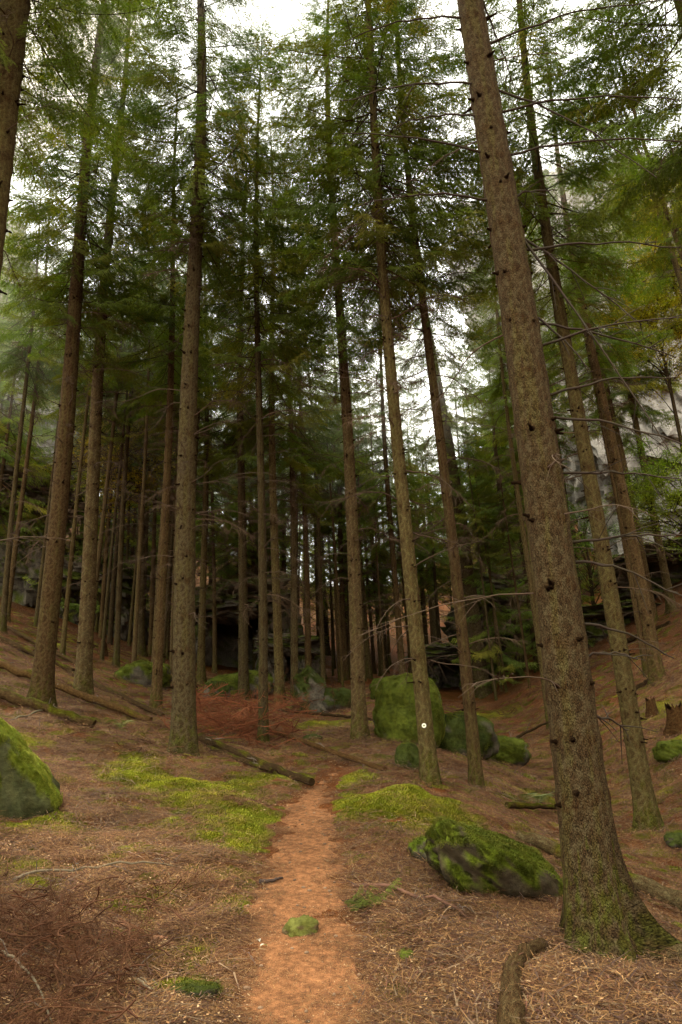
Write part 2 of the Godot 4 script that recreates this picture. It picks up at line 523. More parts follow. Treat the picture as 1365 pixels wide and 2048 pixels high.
# ---------------------------------------------------------------- rocks
func rock_mesh(sd: int, rad: Vector3, blocky: float, rough: float, strata: float, rockc: Color, mossc: Color, moss: float, seg := 44, craggy := false) -> ArrayMesh:
	var mb := MB.new()
	var n := FastNoiseLite.new()
	n.seed = sd; n.frequency = 1.0; n.fractal_octaves = 4
	var cell := FastNoiseLite.new()
	cell.seed = sd + 2; cell.noise_type = FastNoiseLite.TYPE_CELLULAR; cell.frequency = 0.9
	cell.cellular_return_type = FastNoiseLite.RETURN_DISTANCE2_SUB
	var facet := FastNoiseLite.new()
	facet.seed = sd + 5; facet.noise_type = FastNoiseLite.TYPE_CELLULAR; facet.frequency = 1.0
	facet.cellular_return_type = FastNoiseLite.RETURN_DISTANCE
	facet.cellular_distance_function = FastNoiseLite.DISTANCE_MANHATTAN
	var rows := seg / 2
	var P := []
	for i in rows + 1:
		var th := PI * i / rows
		for j in seg + 1:
			var a := TAU * (j % seg) / seg
			var d := Vector3(sin(th) * cos(a), cos(th), sin(th) * sin(a))
			var m := pow(pow(absf(d.x), blocky) + pow(absf(d.y), blocky) + pow(absf(d.z), blocky), -1.0 / blocky)
			var p := d * m
			var k := 1.0 + rough * (n.get_noise_3dv(p * 0.9) * 0.9 + n.get_noise_3dv(p * 2.6) * 0.35) - rough * 0.35 * (1.0 - smoothstep(0.0, 0.25, cell.get_noise_3dv(p * 1.5) + 1.0))
			k -= rough * 0.16 * (1.0 - smoothstep(0.0, 0.3, cell.get_noise_3dv(p * 6.0 * Vector3(1.0, 1.8, 1.0)) + 1.0))
			k += rough * 0.42 * facet.get_noise_3dv(p * 1.15)
			if strata > 0.0:
				var l := p.y * rad.y
				var band := nz.get_noise_2d(l * 9.0 + sd, p.x * 0.4) + 0.6 * nz.get_noise_2d(l * 28.0, sd)
				k += strata * (0.5 if band > 0.05 else -0.5) * smoothstep(0.0, 0.12, absf(band - 0.05)) * (1.0 - absf(d.y) * 0.7)
			P.append(p * k * rad)
	var N := []
	N.resize(P.size())
	N.fill(Vector3.ZERO)
	var idx := PackedInt32Array()
	for i in rows:
		for j in seg:
			var q := i * (seg + 1) + j
			for tr in [[q, q + 1, q + seg + 1], [q + 1, q + seg + 2, q + seg + 1]]:
				var nn: Vector3 = (P[tr[1]] - P[tr[0]]).cross(P[tr[2]] - P[tr[0]]) * -1.0
				if nn.dot((P[tr[0]] + P[tr[1]] + P[tr[2]])) < 0.0: nn = -nn
				for e in tr:
					N[e] += nn
					idx.append(e)
	for i in rows + 1:
		var a := i * (seg + 1)
		var s: Vector3 = N[a] + N[a + seg]
		N[a] = s; N[a + seg] = s
	for i in P.size():
		var nn: Vector3 = N[i].normalized()
		var p: Vector3 = P[i]
		var patch := nz.get_noise_3dv(p * 2.2 + Vector3(sd, 0, 0)) + 0.6 * nz.get_noise_3dv(p * 7.0)
		var mask := smoothstep(-0.06, 0.10, nn.y * 0.55 + patch * 0.9 + moss)
		var tone := 0.85 + 0.5 * nz.get_noise_3dv(p * 5.0 + Vector3(0, sd, 0))
		mb.vert(p, nn, (rockc * tone).lerp(mossc * (0.9 + 0.7 * nz.get_noise_3dv(p * 3.3)), mask))
	if craggy:   # broken faces meet in crisp edges
		var fl := MB.new()
		for i in range(0, idx.size(), 3):
			var nn := (mb.v[idx[i + 1]] - mb.v[idx[i]]).cross(mb.v[idx[i + 2]] - mb.v[idx[i]])
			if nn.length() < 1e-9: continue
			nn = nn.normalized()
			if nn.dot(mb.n[idx[i]]) < 0.0: nn = -nn
			for e in 3:
				var q := idx[i + e]
				fl.ix.append(fl.vert(mb.v[q], (nn + mb.n[q] * 0.15).normalized(), mb.c[q]))
		return fl.build()
	mb.ix = idx
	return mb.build()
func tuft_mesh(sd: int, blades: int, tall: float, spread: float, ca: Color, cb: Color) -> ArrayMesh:
	rng.seed = sd
	var mb := MB.new()
	for i in blades:
		var p := Vector3(rr(-1, 1), 0, rr(-1, 1)) * spread
		if p.length() > spread: continue
		var a := rr(0, TAU)
		var d := Vector3(cos(a), 0, sin(a))
		var hgt := tall * rr(0.5, 1.2) * (1.15 - 0.6 * p.length() / spread)
		var tip := p + Vector3(0, hgt, 0) + d * hgt * rr(0.1, 0.6)
		mb.tri(p - d.cross(Vector3.UP) * hgt * 0.13, tip, p + d.cross(Vector3.UP) * hgt * 0.13, ca.lerp(cb, rng.randf()), (Vector3.UP * 0.7 + d * 0.5).normalized())
	return mb.build()
func boulder(called: String, label: String, at: Vector3, rad: Vector3, sd: int, opt := {}) -> Node3D:
	rng.seed = sd
	var root := thing(called, label, opt.get("category", "boulder"), at, opt.get("group", ""))
	var m := rock_mesh(sd, rad, opt.get("blocky", 2.6), opt.get("rough", 0.22), opt.get("strata", 0.0), opt.get("rock", lin(0.10, 0.085, 0.06)), opt.get("mossc", lin(0.075, 0.105, 0.014)), opt.get("moss", 0.1), opt.get("seg", 48), opt.get("craggy", false))
	var o := part("rock", m, opt.get("mat", M.rock), root)
	o.rotation = opt.get("turn", Vector3.ZERO)
	o.position = opt.get("lift", Vector3(0, rad.y * 0.55, 0))
	var n: int = opt.get("fuzz", 0)
	if n > 0:
		var xf := []
		var cl := []
		var arr := m.surface_get_arrays(0)
		var V: PackedVector3Array = arr[Mesh.ARRAY_VERTEX]
		var NN: PackedVector3Array = arr[Mesh.ARRAY_NORMAL]
		var C: PackedColorArray = arr[Mesh.ARRAY_COLOR]
		var tries := 0
		while xf.size() < n and tries < n * 12:
			tries += 1
			var i := rng.randi() % V.size()
			if C[i].g < C[i].r * 1.12: continue
			var nn: Vector3 = o.basis * NN[i]
			var t := nn.cross(Vector3(rr(-1, 1), rr(-1, 1), rr(-1, 1))).normalized()
			var sc: float = rr(0.6, 1.3) * opt.get("fuzz_size", 1.0)
			var jit: Vector3 = (t * rr(-1, 1) + nn.cross(t) * rr(-1, 1)) * 0.03 * opt.get("fuzz_spread", 1.0)
			xf.append(Transform3D(Basis(t, nn, t.cross(nn)).scaled_local(Vector3.ONE * sc), o.basis * V[i] + o.position + jit - nn * 0.008))
			var g := rr(0.65, 1.3)
			cl.append(Color(g * rr(0.85, 1.2), g, g) * opt.get("fuzz_tone", 1.0))
		stuff(many("moss", M.moss_tuft, M.leafy, xf, cl, root))
	return root

func outcrop(label: String, x: float, f: float, blocks: Array, rockc: Color, moss: float) -> Node3D:
	var root := thing("rock_outcrop", label, "rock", ground(x, f))
	for i in blocks.size():
		var b: Array = blocks[i]
		var o := part("rock_block", rock_mesh(int(b[3]), b[1], 3.6, 0.42, 0.06, rockc, lin(0.062, 0.072, 0.014), moss, 72, true), M.rock, root)
		o.position = b[0]
		o.rotation = b[2]
	return root

# ---------------------------------------------------------------- wood on the ground
func log_thing(called: String, label: String, x0: float, f0: float, x1: float, f1: float, r: float, opt := {}) -> Node3D:
	rng.seed = int(absf(x0) * 311 + f0 * 97)
	var a := ground(x0, f0)
	var b := ground(x1, f1)
	var mid := (a + b) * 0.5
	var root := thing(called, label, opt.get("category", "log"), Vector3(mid.x, hill(mid.x, -mid.z), mid.z), opt.get("group", ""))
	var mb := MB.new()
	var pts := PackedVector3Array()
	var rad := PackedFloat32Array()
	var n: int = opt.get("n", 26)
	var bow: float = opt.get("bow", 0.0)
	var sidew := (b - a).normalized().cross(Vector3.UP)
	# a straight log rests on the highest ground along its length
	var stiff: bool = opt.get("stiff", r > 0.025)
	var lift := 0.0
	if stiff:
		for i in n:
			var t := i / (n - 1.0)
			var p := a.lerp(b, t)
			lift = maxf(lift, hill(p.x, -p.z) - p.y)
	lift = minf(lift, opt.get("lift_most", 0.10))
	for i in n:
		var t := i / (n - 1.0)
		var p := a.lerp(b, t)
		if stiff:
			p.y += lift + r * 0.8
		else:
			p.y = hill(p.x, -p.z) + r * 0.6 + 0.012 + opt.get("arch", 0.0) * sin(PI * t)
		p += sidew * bow * sin(PI * t) + Vector3(rr(-1, 1), rr(-1, 1), rr(-1, 1)) * r * 0.22
		pts.append(p - root.position)
		rad.append(r * lerpf(opt.get("ra", 1.0), opt.get("rb", 0.8), t) * rr(0.93, 1.07))
	var col: Color = opt.get("color", lin(0.8, 0.68, 0.55))
	mb.tube(pts, rad, 14 if r > 0.03 else 7, col, col * opt.get("fade", 1.0), 2.0, 2.0)
	if opt.get("moss", -1.0) > -0.9:
		for i in mb.v.size():
			var k := nz.get_noise_3dv((mb.v[i] + root.position) * 2.6) + 0.5 * nz.get_noise_3dv(mb.v[i] * 11.0)
			var m := smoothstep(0.0, 0.22, mb.n[i].y * 0.5 + k * 0.9 + float(opt.moss))
			mb.c[i] = mb.c[i].lerp(lin(0.62, 0.84, 0.14) * (1.0 + 0.7 * k), m)
	part("stem", mb.build(), M.bark if r > 0.02 else M.twig_bark, root)
	for i in opt.get("stubs", 0):
		var t := rr(0.06, 0.94)
		var p := pts[int(t * (n - 1))]
		var d := Vector3(rr(-1, 1), rr(-0.2, 1.0), rr(-1, 1)).normalized()
		var s := MB.new()
		var l: float = rr(0.05, 0.28) * opt.get("stub_len", 1.0)
		var rs := clampf(r * 0.16, 0.004, 0.012)
		s.tube(PackedVector3Array([Vector3.ZERO, d * l * 0.5 + Vector3(0, 0.01, 0), d * l + Vector3(0, -0.03, 0)]), PackedFloat32Array([rs, rs * 0.8, rs * 0.4]), 5, lin(0.11, 0.085, 0.06), lin(0.16, 0.13, 0.1))
		var e := part("branch_stub", s.build(), M.twig, root)
		e.position = p
	for i in opt.get("hang", 0):
		var t := rr(0.3, 0.95)
		var p := pts[int(t * (n - 1))]
		var e := part("dead_branch", dead[rng.randi() % dead.size()], M.twig, root)
		var l := rr(0.25, 0.5)
		e.transform = Transform3D(Basis(Vector3.UP, rr(0, TAU)) * Basis(Vector3(0, 0, 1), rr(-1.5, -0.7)).scaled_local(Vector3(l, l, l)), p)
	return root
func brush(label: String, at_x: float, at_f: float, n: int, size: Vector3, tint: Color, twigs: float, sd: int, sprays := true) -> Node3D:
	rng.seed = sd
	var root := thing("dead_brush", label, "brushwood", ground(at_x, at_f))
	var a := [[], []]
	var c := [[], []]
	for i in n:
		var x := rr(-1, 1) * size.x
		var z := rr(-1, 1) * size.z
		var k := i % 2
		var lay := pow(rng.randf(), 1.4)
		var y := hill(at_x + x, at_f - z) - root.position.y + lay * size.y
		var l := twigs * rr(0.5, 1.2)
		var b := Basis(Vector3.UP, rr(0, TAU)) * Basis(Vector3(0, 0, 1), rr(-0.45, 0.5)) * Basis(Vector3.RIGHT, rr(0, TAU))
		a[k].append(Transform3D(b.scaled_local(Vector3(l, l, l)), Vector3(x, y, z) - b.x * l * 0.5))
		var g := rr(0.6, 1.35)
		c[k].append(Color(tint.r * g, tint.g * g, tint.b * g))
	for k in 2:
		stuff(many("twigs", (dense_dead if k == 0 else dead)[sd % 3], M.twig, a[k], c[k], root))
	return root

# ---------------------------------------------------------------- leafy plants
func leaf_bough(sd: int, leaves: int, leaf: float) -> ArrayMesh:
	rng.seed = sd
	var mb := MB.new()
	var bark := lin(0.07, 0.055, 0.04)
	for k in 7:
		var d := Vector3(rr(0.4, 1.0), rr(-0.35, 0.5), rr(-0.8, 0.8)).normalized() * rr(0.5, 1.0)
		mb.tube(PackedVector3Array([Vector3.ZERO, d * 0.5 + Vector3(0, 0.03, 0), d]), PackedFloat32Array([0.009, 0.006, 0.002]), 4, bark, bark)
		for i in leaves / 7:
			var t := rr(0.25, 1.05)
			var p := d * t + Vector3(rr(-1, 1), rr(-1, 1), rr(-1, 1)) * 0.13
			var a := Vector3(rr(-1, 1), rr(-0.6, 0.3), rr(-1, 1)).normalized() * leaf * rr(0.7, 1.3)
			var s := a.cross(Vector3(rr(-0.4, 0.4), 1, rr(-0.4, 0.4))).normalized() * leaf * 0.32
			var up := a.cross(s).normalized()
			var c := lin(1, 1, 1) * rr(0.65, 1.25)
			c.a = 1.0
			mb.tri(p, p + a * 0.5 + s + up * leaf * 0.07, p + a, c)
			mb.tri(p, p + a, p + a * 0.5 - s + up * leaf * 0.07, c)
	return mb.build()
func broadleaf(called: String, label: String, x: float, f: float, trunk_h: float, crown_c: Vector3, crown_r: Vector3, n: int, ca: Color, cb: Color, size: float, sd: int, group := "") -> Node3D:
	rng.seed = sd
	var root := thing(called, label, "tree" if trunk_h > 2.0 else "bush", ground(x, f), group)
	var mb := MB.new()
	var bark := lin(0.5, 0.48, 0.42)
	var top := Vector3(crown_c.x, trunk_h, crown_c.z)
	mb.tube(PackedVector3Array([Vector3(0, -0.2, 0), Vector3(rr(-0.1, 0.1), trunk_h * 0.3, 0), top * 0.7 + Vector3(0.05, 0, 0), top]), PackedFloat32Array([0.10, 0.08, 0.055, 0.02]), 9, bark, bark, 1.0, 2.0)
	var xf := []
	var cl := []
	for i in n:
		var d := Vector3(rr(-1, 1), rr(-1, 1), rr(-1, 1))
		while d.length() > 1.0: d = Vector3(rr(-1, 1), rr(-1, 1), rr(-1, 1))
		var p := crown_c + d * crown_r
		p += Vector3(nz.get_noise_3dv(p * 1.5), nz.get_noise_3dv(p * 1.5 + Vector3(9, 0, 0)), 0) * 0.8
		var b := Basis(Vector3.UP, atan2(-d.z, d.x) + rr(-0.7, 0.7)) * Basis(Vector3(0, 0, 1), rr(-0.5, 0.4))
		xf.append(Transform3D(b.scaled_local(Vector3.ONE * size * rr(0.6, 1.2)), p))
		var k := clampf(0.5 + 0.8 * nz.get_noise_3dv(p * 0.9 + Vector3(sd, 0, 0)) + rr(-0.25, 0.25), 0, 1)
		var c := ca.lerp(cb, k)
		cl.append(c)
		if i % 5 == 0:
			var s := Vector3(top.x * 0.5, clampf(p.y - rr(0.4, 1.4), trunk_h * 0.25, trunk_h), top.z * 0.5)
			mb.tube(PackedVector3Array([s, s.lerp(p, 0.5) + Vector3(0, 0.1, 0), p]), PackedFloat32Array([0.025, 0.016, 0.007]), 4, bark, bark)
	part("trunk", mb.build(), M.bark, root)
	stuff(many("crown", M.leaf_bough, M.leafy, xf, cl, root))
	return root
func fern_thing(called: String, label: String, x: float, f: float, n: int, len: float, col: Color, sd: int) -> Node3D:
	rng.seed = sd
	var root := thing(called, label, "fern", ground(x, f))
	for k in n:
		var mb := MB.new()
		var prev := Vector3.ZERO
		for i in 16:
			var t := (i + 1) / 16.0
			var p := Vector3(t, 0.75 * t - 0.75 * t * t, 0) * len
			mb.tri(prev + Vector3(0, 0, 0.003), p, prev - Vector3(0, 0, 0.003), col * 0.7)
			var wd := len * 0.22 * sin(PI * (0.12 + 0.88 * t)) + 0.01
			for s in [-1.0, 1.0]:
				var q := p + Vector3(0.25 * wd, -0.12 * wd, s * wd)
				var c := col * rr(0.75, 1.25)
				c.a = 1.0
				mb.tri(p - Vector3(len * 0.022, 0, 0), q, p + Vector3(len * 0.022, 0, 0), c)
			prev = p
		var o := part("frond", mb.build(), M.leafy, root)
		o.rotation = Vector3(0, TAU * k / n + rr(-0.4, 0.4), rr(-0.1, 0.4))
		o.scale = Vector3.ONE * rr(0.7, 1.15)
	return root

# ---------------------------------------------------------------- scene
func _ready() -> void:
	# camera
	var cam := Camera3D.new()
	cam.name = "camera"
	cam.fov = rad_to_deg(2.0 * atan(1024.0 / 1562.0))
	cam.far = 400.0
	cam.near = 0.05
	add_child(cam)
	cam.transform = Transform3D(Basis(Vector3.RIGHT, deg_to_rad(21.2)) * Basis(Vector3(0, 0, 1), deg_to_rad(-2.2)), Vector3(0, 1.53 * S, 0))
	cam.current = true
	# overcast sky
	var env := Environment.new()
	var sky := Sky.new()
	var sm := ProceduralSkyMaterial.new()
	sm.sky_top_color = Color(0.98, 0.975, 0.93)
	sm.sky_horizon_color = Color(1.0, 0.98, 0.93)
	sm.ground_bottom_color = Color(0.25, 0.2, 0.15)
	sm.ground_horizon_color = Color(0.4, 0.36, 0.3)
	sm.sky_energy_multiplier = 1.0
	sm.sun_angle_max = 1.0
	sky.sky_material = sm
	env.background_mode = Environment.BG_SKY
	env.sky = sky
	env.tonemap_mode = Environment.TONE_MAPPER_LINEAR
	env.tonemap_exposure = 4.8
	env.sdfgi_enabled = true
	env.ssao_enabled = true
	env.ssil_enabled = true
	env.volumetric_fog_enabled = true
	env.volumetric_fog_density = 0.0
	var we := WorldEnvironment.new()
	we.name = "world_environment"
	we.environment = env
	add_child(we)
	var sun := DirectionalLight3D.new()
	sun.name = "sun"
	sun.light_energy = 0.5
	sun.light_angular_distance = 14.0
	sun.light_color = Color(1.0, 0.95, 0.86)
	sun.shadow_enabled = true
	add_child(sun)
	sun.look_at_from_position(Vector3(-7, 14, -8), Vector3.ZERO, Vector3.UP)

	nz.seed = 3; nz.frequency = 0.6; nz.fractal_octaves = 3
	nzf.seed = 9; nzf.frequency = 2.0; nzf.fractal_octaves = 3
	make_materials()
	for i in 4: live.append(live_bough(100 + i))
	for i in 5: dead.append(dead_bough(200 + i, false))
	for i in 3: dense_dead.append(dead_bough(300 + i, true))
	M.moss_tuft = tuft_mesh(41, 260, 0.014, 0.05, lin(0.075, 0.088, 0.010), lin(0.16, 0.175, 0.024))
	M.leaf_bough = leaf_bough(77, 150, 0.075)
	build_ground()
	build_rocks()
	build_trees()
	build_background()
	build_wood()
	build_plants()
	build_litter()
	build_added_mist()

func make_materials() -> void:
	M.bark = surface(bark_images(), 0.92, 1.1)
	var duff := litter_images(21, Color(0.38, 0.235, 0.135), [Color(0.58, 0.37, 0.20), Color(0.48, 0.28, 0.16), Color(0.66, 0.47, 0.27), Color(0.29, 0.17, 0.10), Color(0.42, 0.22, 0.14), Color(0.55, 0.38, 0.19)], 30000, 34.0, 0.9)
	M.ground = surface(duff, 0.95, 0.8, 0.8)
	M.ground.albedo_color = Color(0.84, 0.82, 0.80)
	var soil := litter_images(22, Color(0.465, 0.315, 0.205), [Color(0.515, 0.345, 0.22), Color(0.385, 0.26, 0.165), Color(0.60, 0.44, 0.28), Color(0.34, 0.21, 0.13), Color(0.27, 0.16, 0.10)], 26000, 20.0, 0.8)
	M.path = surface(soil, 0.97, 0.25, 0.9)
	M.rock = surface(grain_images(31, 0.02, 0.55, 1.25), 0.95, 1.4, 1.3)
	M.cliff = surface(grain_images(33, 0.012, 0.5, 1.3), 0.95, 9.0, 0.22)
	M.twig = plain(0.9)
	M.twig_bark = plain(0.9)
	M.needle = plain(0.75, Color(0.8, 0.9, 0.3))
	M.leafy = plain(0.7, Color(0.5, 0.55, 0.15))

func build_ground() -> void:
	var xs := []
	var x := -75.0
	while x < 75.0:
		xs.append(x)
		var ax := absf(x)
		x += 0.075 if ax < 4.5 else (0.18 if ax < 9.0 else (0.6 if ax < 20.0 else 3.0))
	var fs := []
	var f := -40.0
	while f < 95.0:
		fs.append(f)
		f += 3.0 if f < -2.0 else (0.3 if f < 3.5 else (0.075 if f < 13.0 else (0.16 if f < 22.0 else (0.5 if f < 45.0 else 3.0))))
	var mb := MB.new()
	var w := xs.size()
	for j in fs.size():
		for i in w:
			var px: float = xs[i]
			var pf: float = fs[j]
			var t := nz.get_noise_2d(px * 0.8 + 40.0, pf * 0.8)
			var t2 := nzf.get_noise_2d(px * 0.7, pf * 0.7 + 30.0)
			var col := lin(1.0, 0.95, 0.9).lerp(lin(0.72, 0.66, 0.62), sstep(0.0, 0.5, t + t2 * 0.5))
			col = col.lerp(lin(1.08, 0.88, 0.76), sstep(0.05, 0.5, -t + t2 * 0.4))
			var gm := nz.get_noise_2d(px * 0.55 - 80.0, pf * 0.55) + t2 * 0.45
			var side := sstep(0.0, 0.5, off_path(px, pf))
			col = col.lerp(lin(0.78, 0.98, 0.42), 0.75 * sstep(0.12, 0.4, gm) * side)
			if pf > 27.0:
				col = col.lerp(lin(0.55, 0.62, 0.40), sstep(-0.35, 0.2, gm + 0.25) * sstep(27.0, 31.0, pf))
			if pf > 4.0 and pf < 26.0 and absf(px) < 10.0:
				col = col.lerp(lin(0.62, 0.95, 0.22), sstep(0.15, 0.6, moss_at(px, pf) * 1.3 + t2 * 0.6) * side * 0.8)
			mb.vert(ground(px, pf), Vector3.UP, col)
	var nn := mb.n
	for j in fs.size():
		for i in w:
			var a := mb.v[j * w + mini(i + 1, w - 1)] - mb.v[j * w + maxi(i - 1, 0)]
			var b := mb.v[mini(j + 1, fs.size() - 1) * w + i] - mb.v[maxi(j - 1, 0) * w + i]
			nn[j * w + i] = a.cross(b).normalized()
	mb.n = nn
	for j in fs.size() - 1:
		for i in w - 1:
			var q := j * w + i
			mb.ix.append(q); mb.ix.append(q + w); mb.ix.append(q + 1)
			mb.ix.append(q + 1); mb.ix.append(q + w); mb.ix.append(q + w + 1)
	var g := MeshInstance3D.new()
	g.name = "ground"
	g.mesh = mb.build()
	g.material_override = M.ground
	g.set_meta("kind", "structure")
	g.set_meta("label", "forest floor of brown needles rising between two banks")
	add_child(g)
	# trodden path, its edges dipping under the needles
	mb = MB.new()
	var rows := 0
	f = 2.0
	var cols := 26
	while f < 12.5:
		var p := path_at(f)
		for i in cols + 1:
			var u := i / float(cols) * 2.0 - 1.0
			var xx := p.x + u * (p.y + 0.16)
			var e := absf(u) * (p.y + 0.16) - p.y + 0.03
			e += 0.22 * nz.get_noise_2d(xx * 2.2, f * 2.2) + 0.16 * nzf.get_noise_2d(xx * 2.0, f * 2.0)
			if f > 10.2: e += (f - 10.2) * 0.14
			var y := 0.014 - 0.05 * sstep(-0.05, 0.07, e)
			mb.vert(ground(xx, f, y), slope_normal(xx, f), lin(1.0, 1.0, 1.0) * (1.0 + 0.35 * nz.get_noise_2d(xx * 1.7 + 9.0, f * 1.7)))
		rows += 1
		f += 0.05
	for j in rows - 1:
		for i in cols:
			var q := j * (cols + 1) + i
			mb.ix.append(q); mb.ix.append(q + cols + 1); mb.ix.append(q + 1)
			mb.ix.append(q + 1); mb.ix.append(q + cols + 1); mb.ix.append(q + cols + 2)
	var pm := MeshInstance3D.new()
	pm.name = "path"
	pm.mesh = mb.build()
	pm.material_override = M.path
	pm.set_meta("kind", "structure")
	pm.set_meta("label", "trodden orange-brown footpath climbing the gully")
	add_child(pm)

func build_rocks() -> void:
	var moss := lin(0.070, 0.082, 0.013)
	var dull := lin(0.040, 0.048, 0.012)
	boulder("mossy_boulder", "big moss-capped boulder cut off by the left edge, slanting face in shade", ground(-3.72, 8.70), Vector3(0.66, 0.40, 0.46), 501, {"moss": -0.42, "blocky": 4.5, "rough": 0.13, "turn": Vector3(0.30, 0.35, -0.80), "lift": Vector3(0.0, 0.28, 0), "fuzz_tone": 2.3, "mossc": lin(0.12, 0.14, 0.016), "rock": lin(0.070, 0.072, 0.030), "fuzz": 2400, "seg": 60})
	boulder("mossy_boulder", "low flat mossy boulder between the slim left trunks", ground(-5.15, 19.9), Vector3(0.68, 0.40, 0.55), 502, {"moss": 0.25, "mossc": moss, "fuzz": 700, "fuzz_size": 1.3})
	boulder("mossy_boulder", "small round mossy boulder above the red dead branches", ground(-3.28, 19.8), Vector3(0.36, 0.32, 0.35), 503, {"moss": 0.2, "mossc": dull, "fuzz": 90})
	boulder("mossy_boulder", "wide mossy slab rock behind the red dead branches", ground(-2.95, 21.8), Vector3(0.95, 0.42, 0.6), 504, {"moss": 0.2, "mossc": moss, "fuzz": 200, "fuzz_size": 1.3})
	boulder("upright_boulder", "tall boulder darkened by shade painted as dull moss, standing left of the path's far end", ground(-0.85, 20.0), Vector3(0.42, 0.85, 0.5), 505, {"moss": -0.02, "mossc": dull, "fuzz": 500, "fuzz_tone": 0.6, "rock": lin(0.112, 0.094, 0.068), "rough": 0.26, "lift": Vector3(0, 0.25, 0), "turn": Vector3(0, 0, 0.3)})  # dull dark moss added to bare rock, shade put into its colour
	boulder("mossy_boulder", "low dull rock between tall upright boulder and straight trunk", ground(-0.3, 19.9), Vector3(0.5, 0.36, 0.4), 506, {"moss": 0.1, "mossc": dull, "rock": lin(0.08, 0.07, 0.05)})
	boulder("mossy_boulder", "largest domed mossy boulder behind the trail-marked trunk", ground(1.12, 15.1), Vector3(0.66, 0.80, 0.6), 507, {"moss": 0.6, "mossc": moss, "rough": 0.12, "lift": Vector3(0, 0.55, 0), "fuzz": 1600, "fuzz_size": 1.2, "seg": 56})
	boulder("mossy_boulder", "dark mossy boulder right of the domed one", ground(2.1, 15.6), Vector3(0.72, 0.50, 0.5), 508, {"moss": 0.25, "mossc": dull, "rough": 0.2, "fuzz": 900, "lift": Vector3(0, 0.28, 0)})
	boulder("mossy_boulder", "long low greener boulder at foot of the needle slope", ground(3.0, 16.9), Vector3(0.66, 0.36, 0.5), 509, {"moss": 0.3, "mossc": moss, "fuzz": 600})
	boulder("mossy_boulder", "small round mossy boulder touching the trail-marked trunk", ground(0.86, 12.35), Vector3(0.20, 0.25, 0.2), 510, {"moss": 0.55, "mossc": dull, "rough": 0.14, "fuzz": 120, "lift": Vector3(0, 0.13, 0)})
	boulder("mossy_boulder", "moss-topped overhanging rock beside the path by the big trunk", ground(1.10, 7.15), Vector3(0.70, 0.235, 0.34), 512, {"moss": -0.04, "mossc": lin(0.10, 0.125, 0.012), "rock": lin(0.062, 0.048, 0.028), "rough": 0.22, "blocky": 3.4, "turn": Vector3(0.42, 0.45, -0.36), "lift": Vector3(0.06, 0.13, 0), "fuzz": 2600, "seg": 64})
	boulder("mossy_boulder", "smaller wedge of mossy rock uphill of the overhanging one", ground(0.72, 7.55), Vector3(0.22, 0.15, 0.2), 513, {"moss": 0.15, "mossc": lin(0.09, 0.12, 0.012), "rock": lin(0.085, 0.07, 0.045), "fuzz": 200, "turn": Vector3(0, 0.6, -0.3), "lift": Vector3(0, 0.04, 0)})
	boulder("mossy_stone", "lone moss-grown stone in the middle of the path", ground(-0.388, 6.08), Vector3(0.125, 0.085, 0.1), 514, {"category": "stone", "moss": 0.1, "mossc": lin(0.105, 0.105, 0.025), "rock": lin(0.14, 0.10, 0.05), "lift": Vector3(0, 0.018, 0), "fuzz_tone": 0.8, "fuzz": 160, "fuzz_size": 0.6, "turn": Vector3(0, 0.4, 0.15)})
	boulder("mossy_stone", "flat dark mossy stone left of the path's near end", ground(-0.938, 5.11), Vector3(0.15, 0.05, 0.09), 515, {"category": "stone", "moss": 0.1, "mossc": dull, "rock": lin(0.09, 0.08, 0.055), "lift": Vector3(0, 0.02, 0), "fuzz": 70, "fuzz_size": 0.7})
	boulder("mossy_stone", "small green stone below the thin red log", ground(-0.688, 14.9), Vector3(0.19, 0.11, 0.16), 516, {"category": "stone", "moss": 0.4, "mossc": dull, "lift": Vector3(0, 0.04, 0)})
	boulder("mossy_boulder", "little mossy boulder peeking out left of the domed one", ground(1.0, 23.2), Vector3(0.36, 0.4, 0.34), 517, {"moss": 0.45, "mossc": moss})
	boulder("mossy_stone", "mossy stone at the right edge above the log", ground(5.6, 14.3), Vector3(0.3, 0.2, 0.26), 518, {"category": "stone", "moss": 0.4, "mossc": moss, "fuzz": 120})
	boulder("mossy_stone", "mossy stone at the right edge near second big trunk", ground(4.25, 11.1), Vector3(0.2, 0.11, 0.18), 519, {"category": "stone", "moss": 0.35, "mossc": dull, "fuzz": 60})
	boulder("mossy_stone", "tiny moss clump stone in the needles below the fallen stick", ground(0.298, 5.43), Vector3(0.045, 0.04, 0.04), 520, {"category": "stone", "moss": 0.6, "mossc": moss, "lift": Vector3(0, 0.01, 0), "fuzz": 20, "fuzz_size": 0.5})
	# outcrops and cliffs round the gully
	var sand := lin(0.36, 0.33, 0.285)
	var stone := lin(0.112, 0.094, 0.068)
	outcrop("layered outcrop with a mossy ledge high on the left bank", -13.4, 29.6, [[Vector3(-0.8, 1.2, -0.4), Vector3(2.0, 2.2, 1.8), Vector3(0, 0.3, 0.05), 601], [Vector3(1.4, 0.6, 0.2), Vector3(1.3, 1.5, 1.4), Vector3(0, -0.2, 0), 621], [Vector3(0.5, 3.9, 0.9), Vector3(2.6, 0.75, 2.2), Vector3(0.06, 0.2, -0.08), 622]], stone, -0.1)
	outcrop("mossy outcrop split by gaps behind the left leaning trunks", -9.9, 29.5, [[Vector3(-1.1, 0.5, 0), Vector3(1.0, 1.3, 1.3), Vector3(0, 0.2, 0), 602], [Vector3(1.2, 0.3, -0.2), Vector3(0.9, 1.2, 1.2), Vector3(0, -0.3, 0.1), 623], [Vector3(0.2, 1.75, 0.5), Vector3(1.8, 0.7, 1.6), Vector3(0.2, 0.2, -0.18), 624]], stone, -0.05)
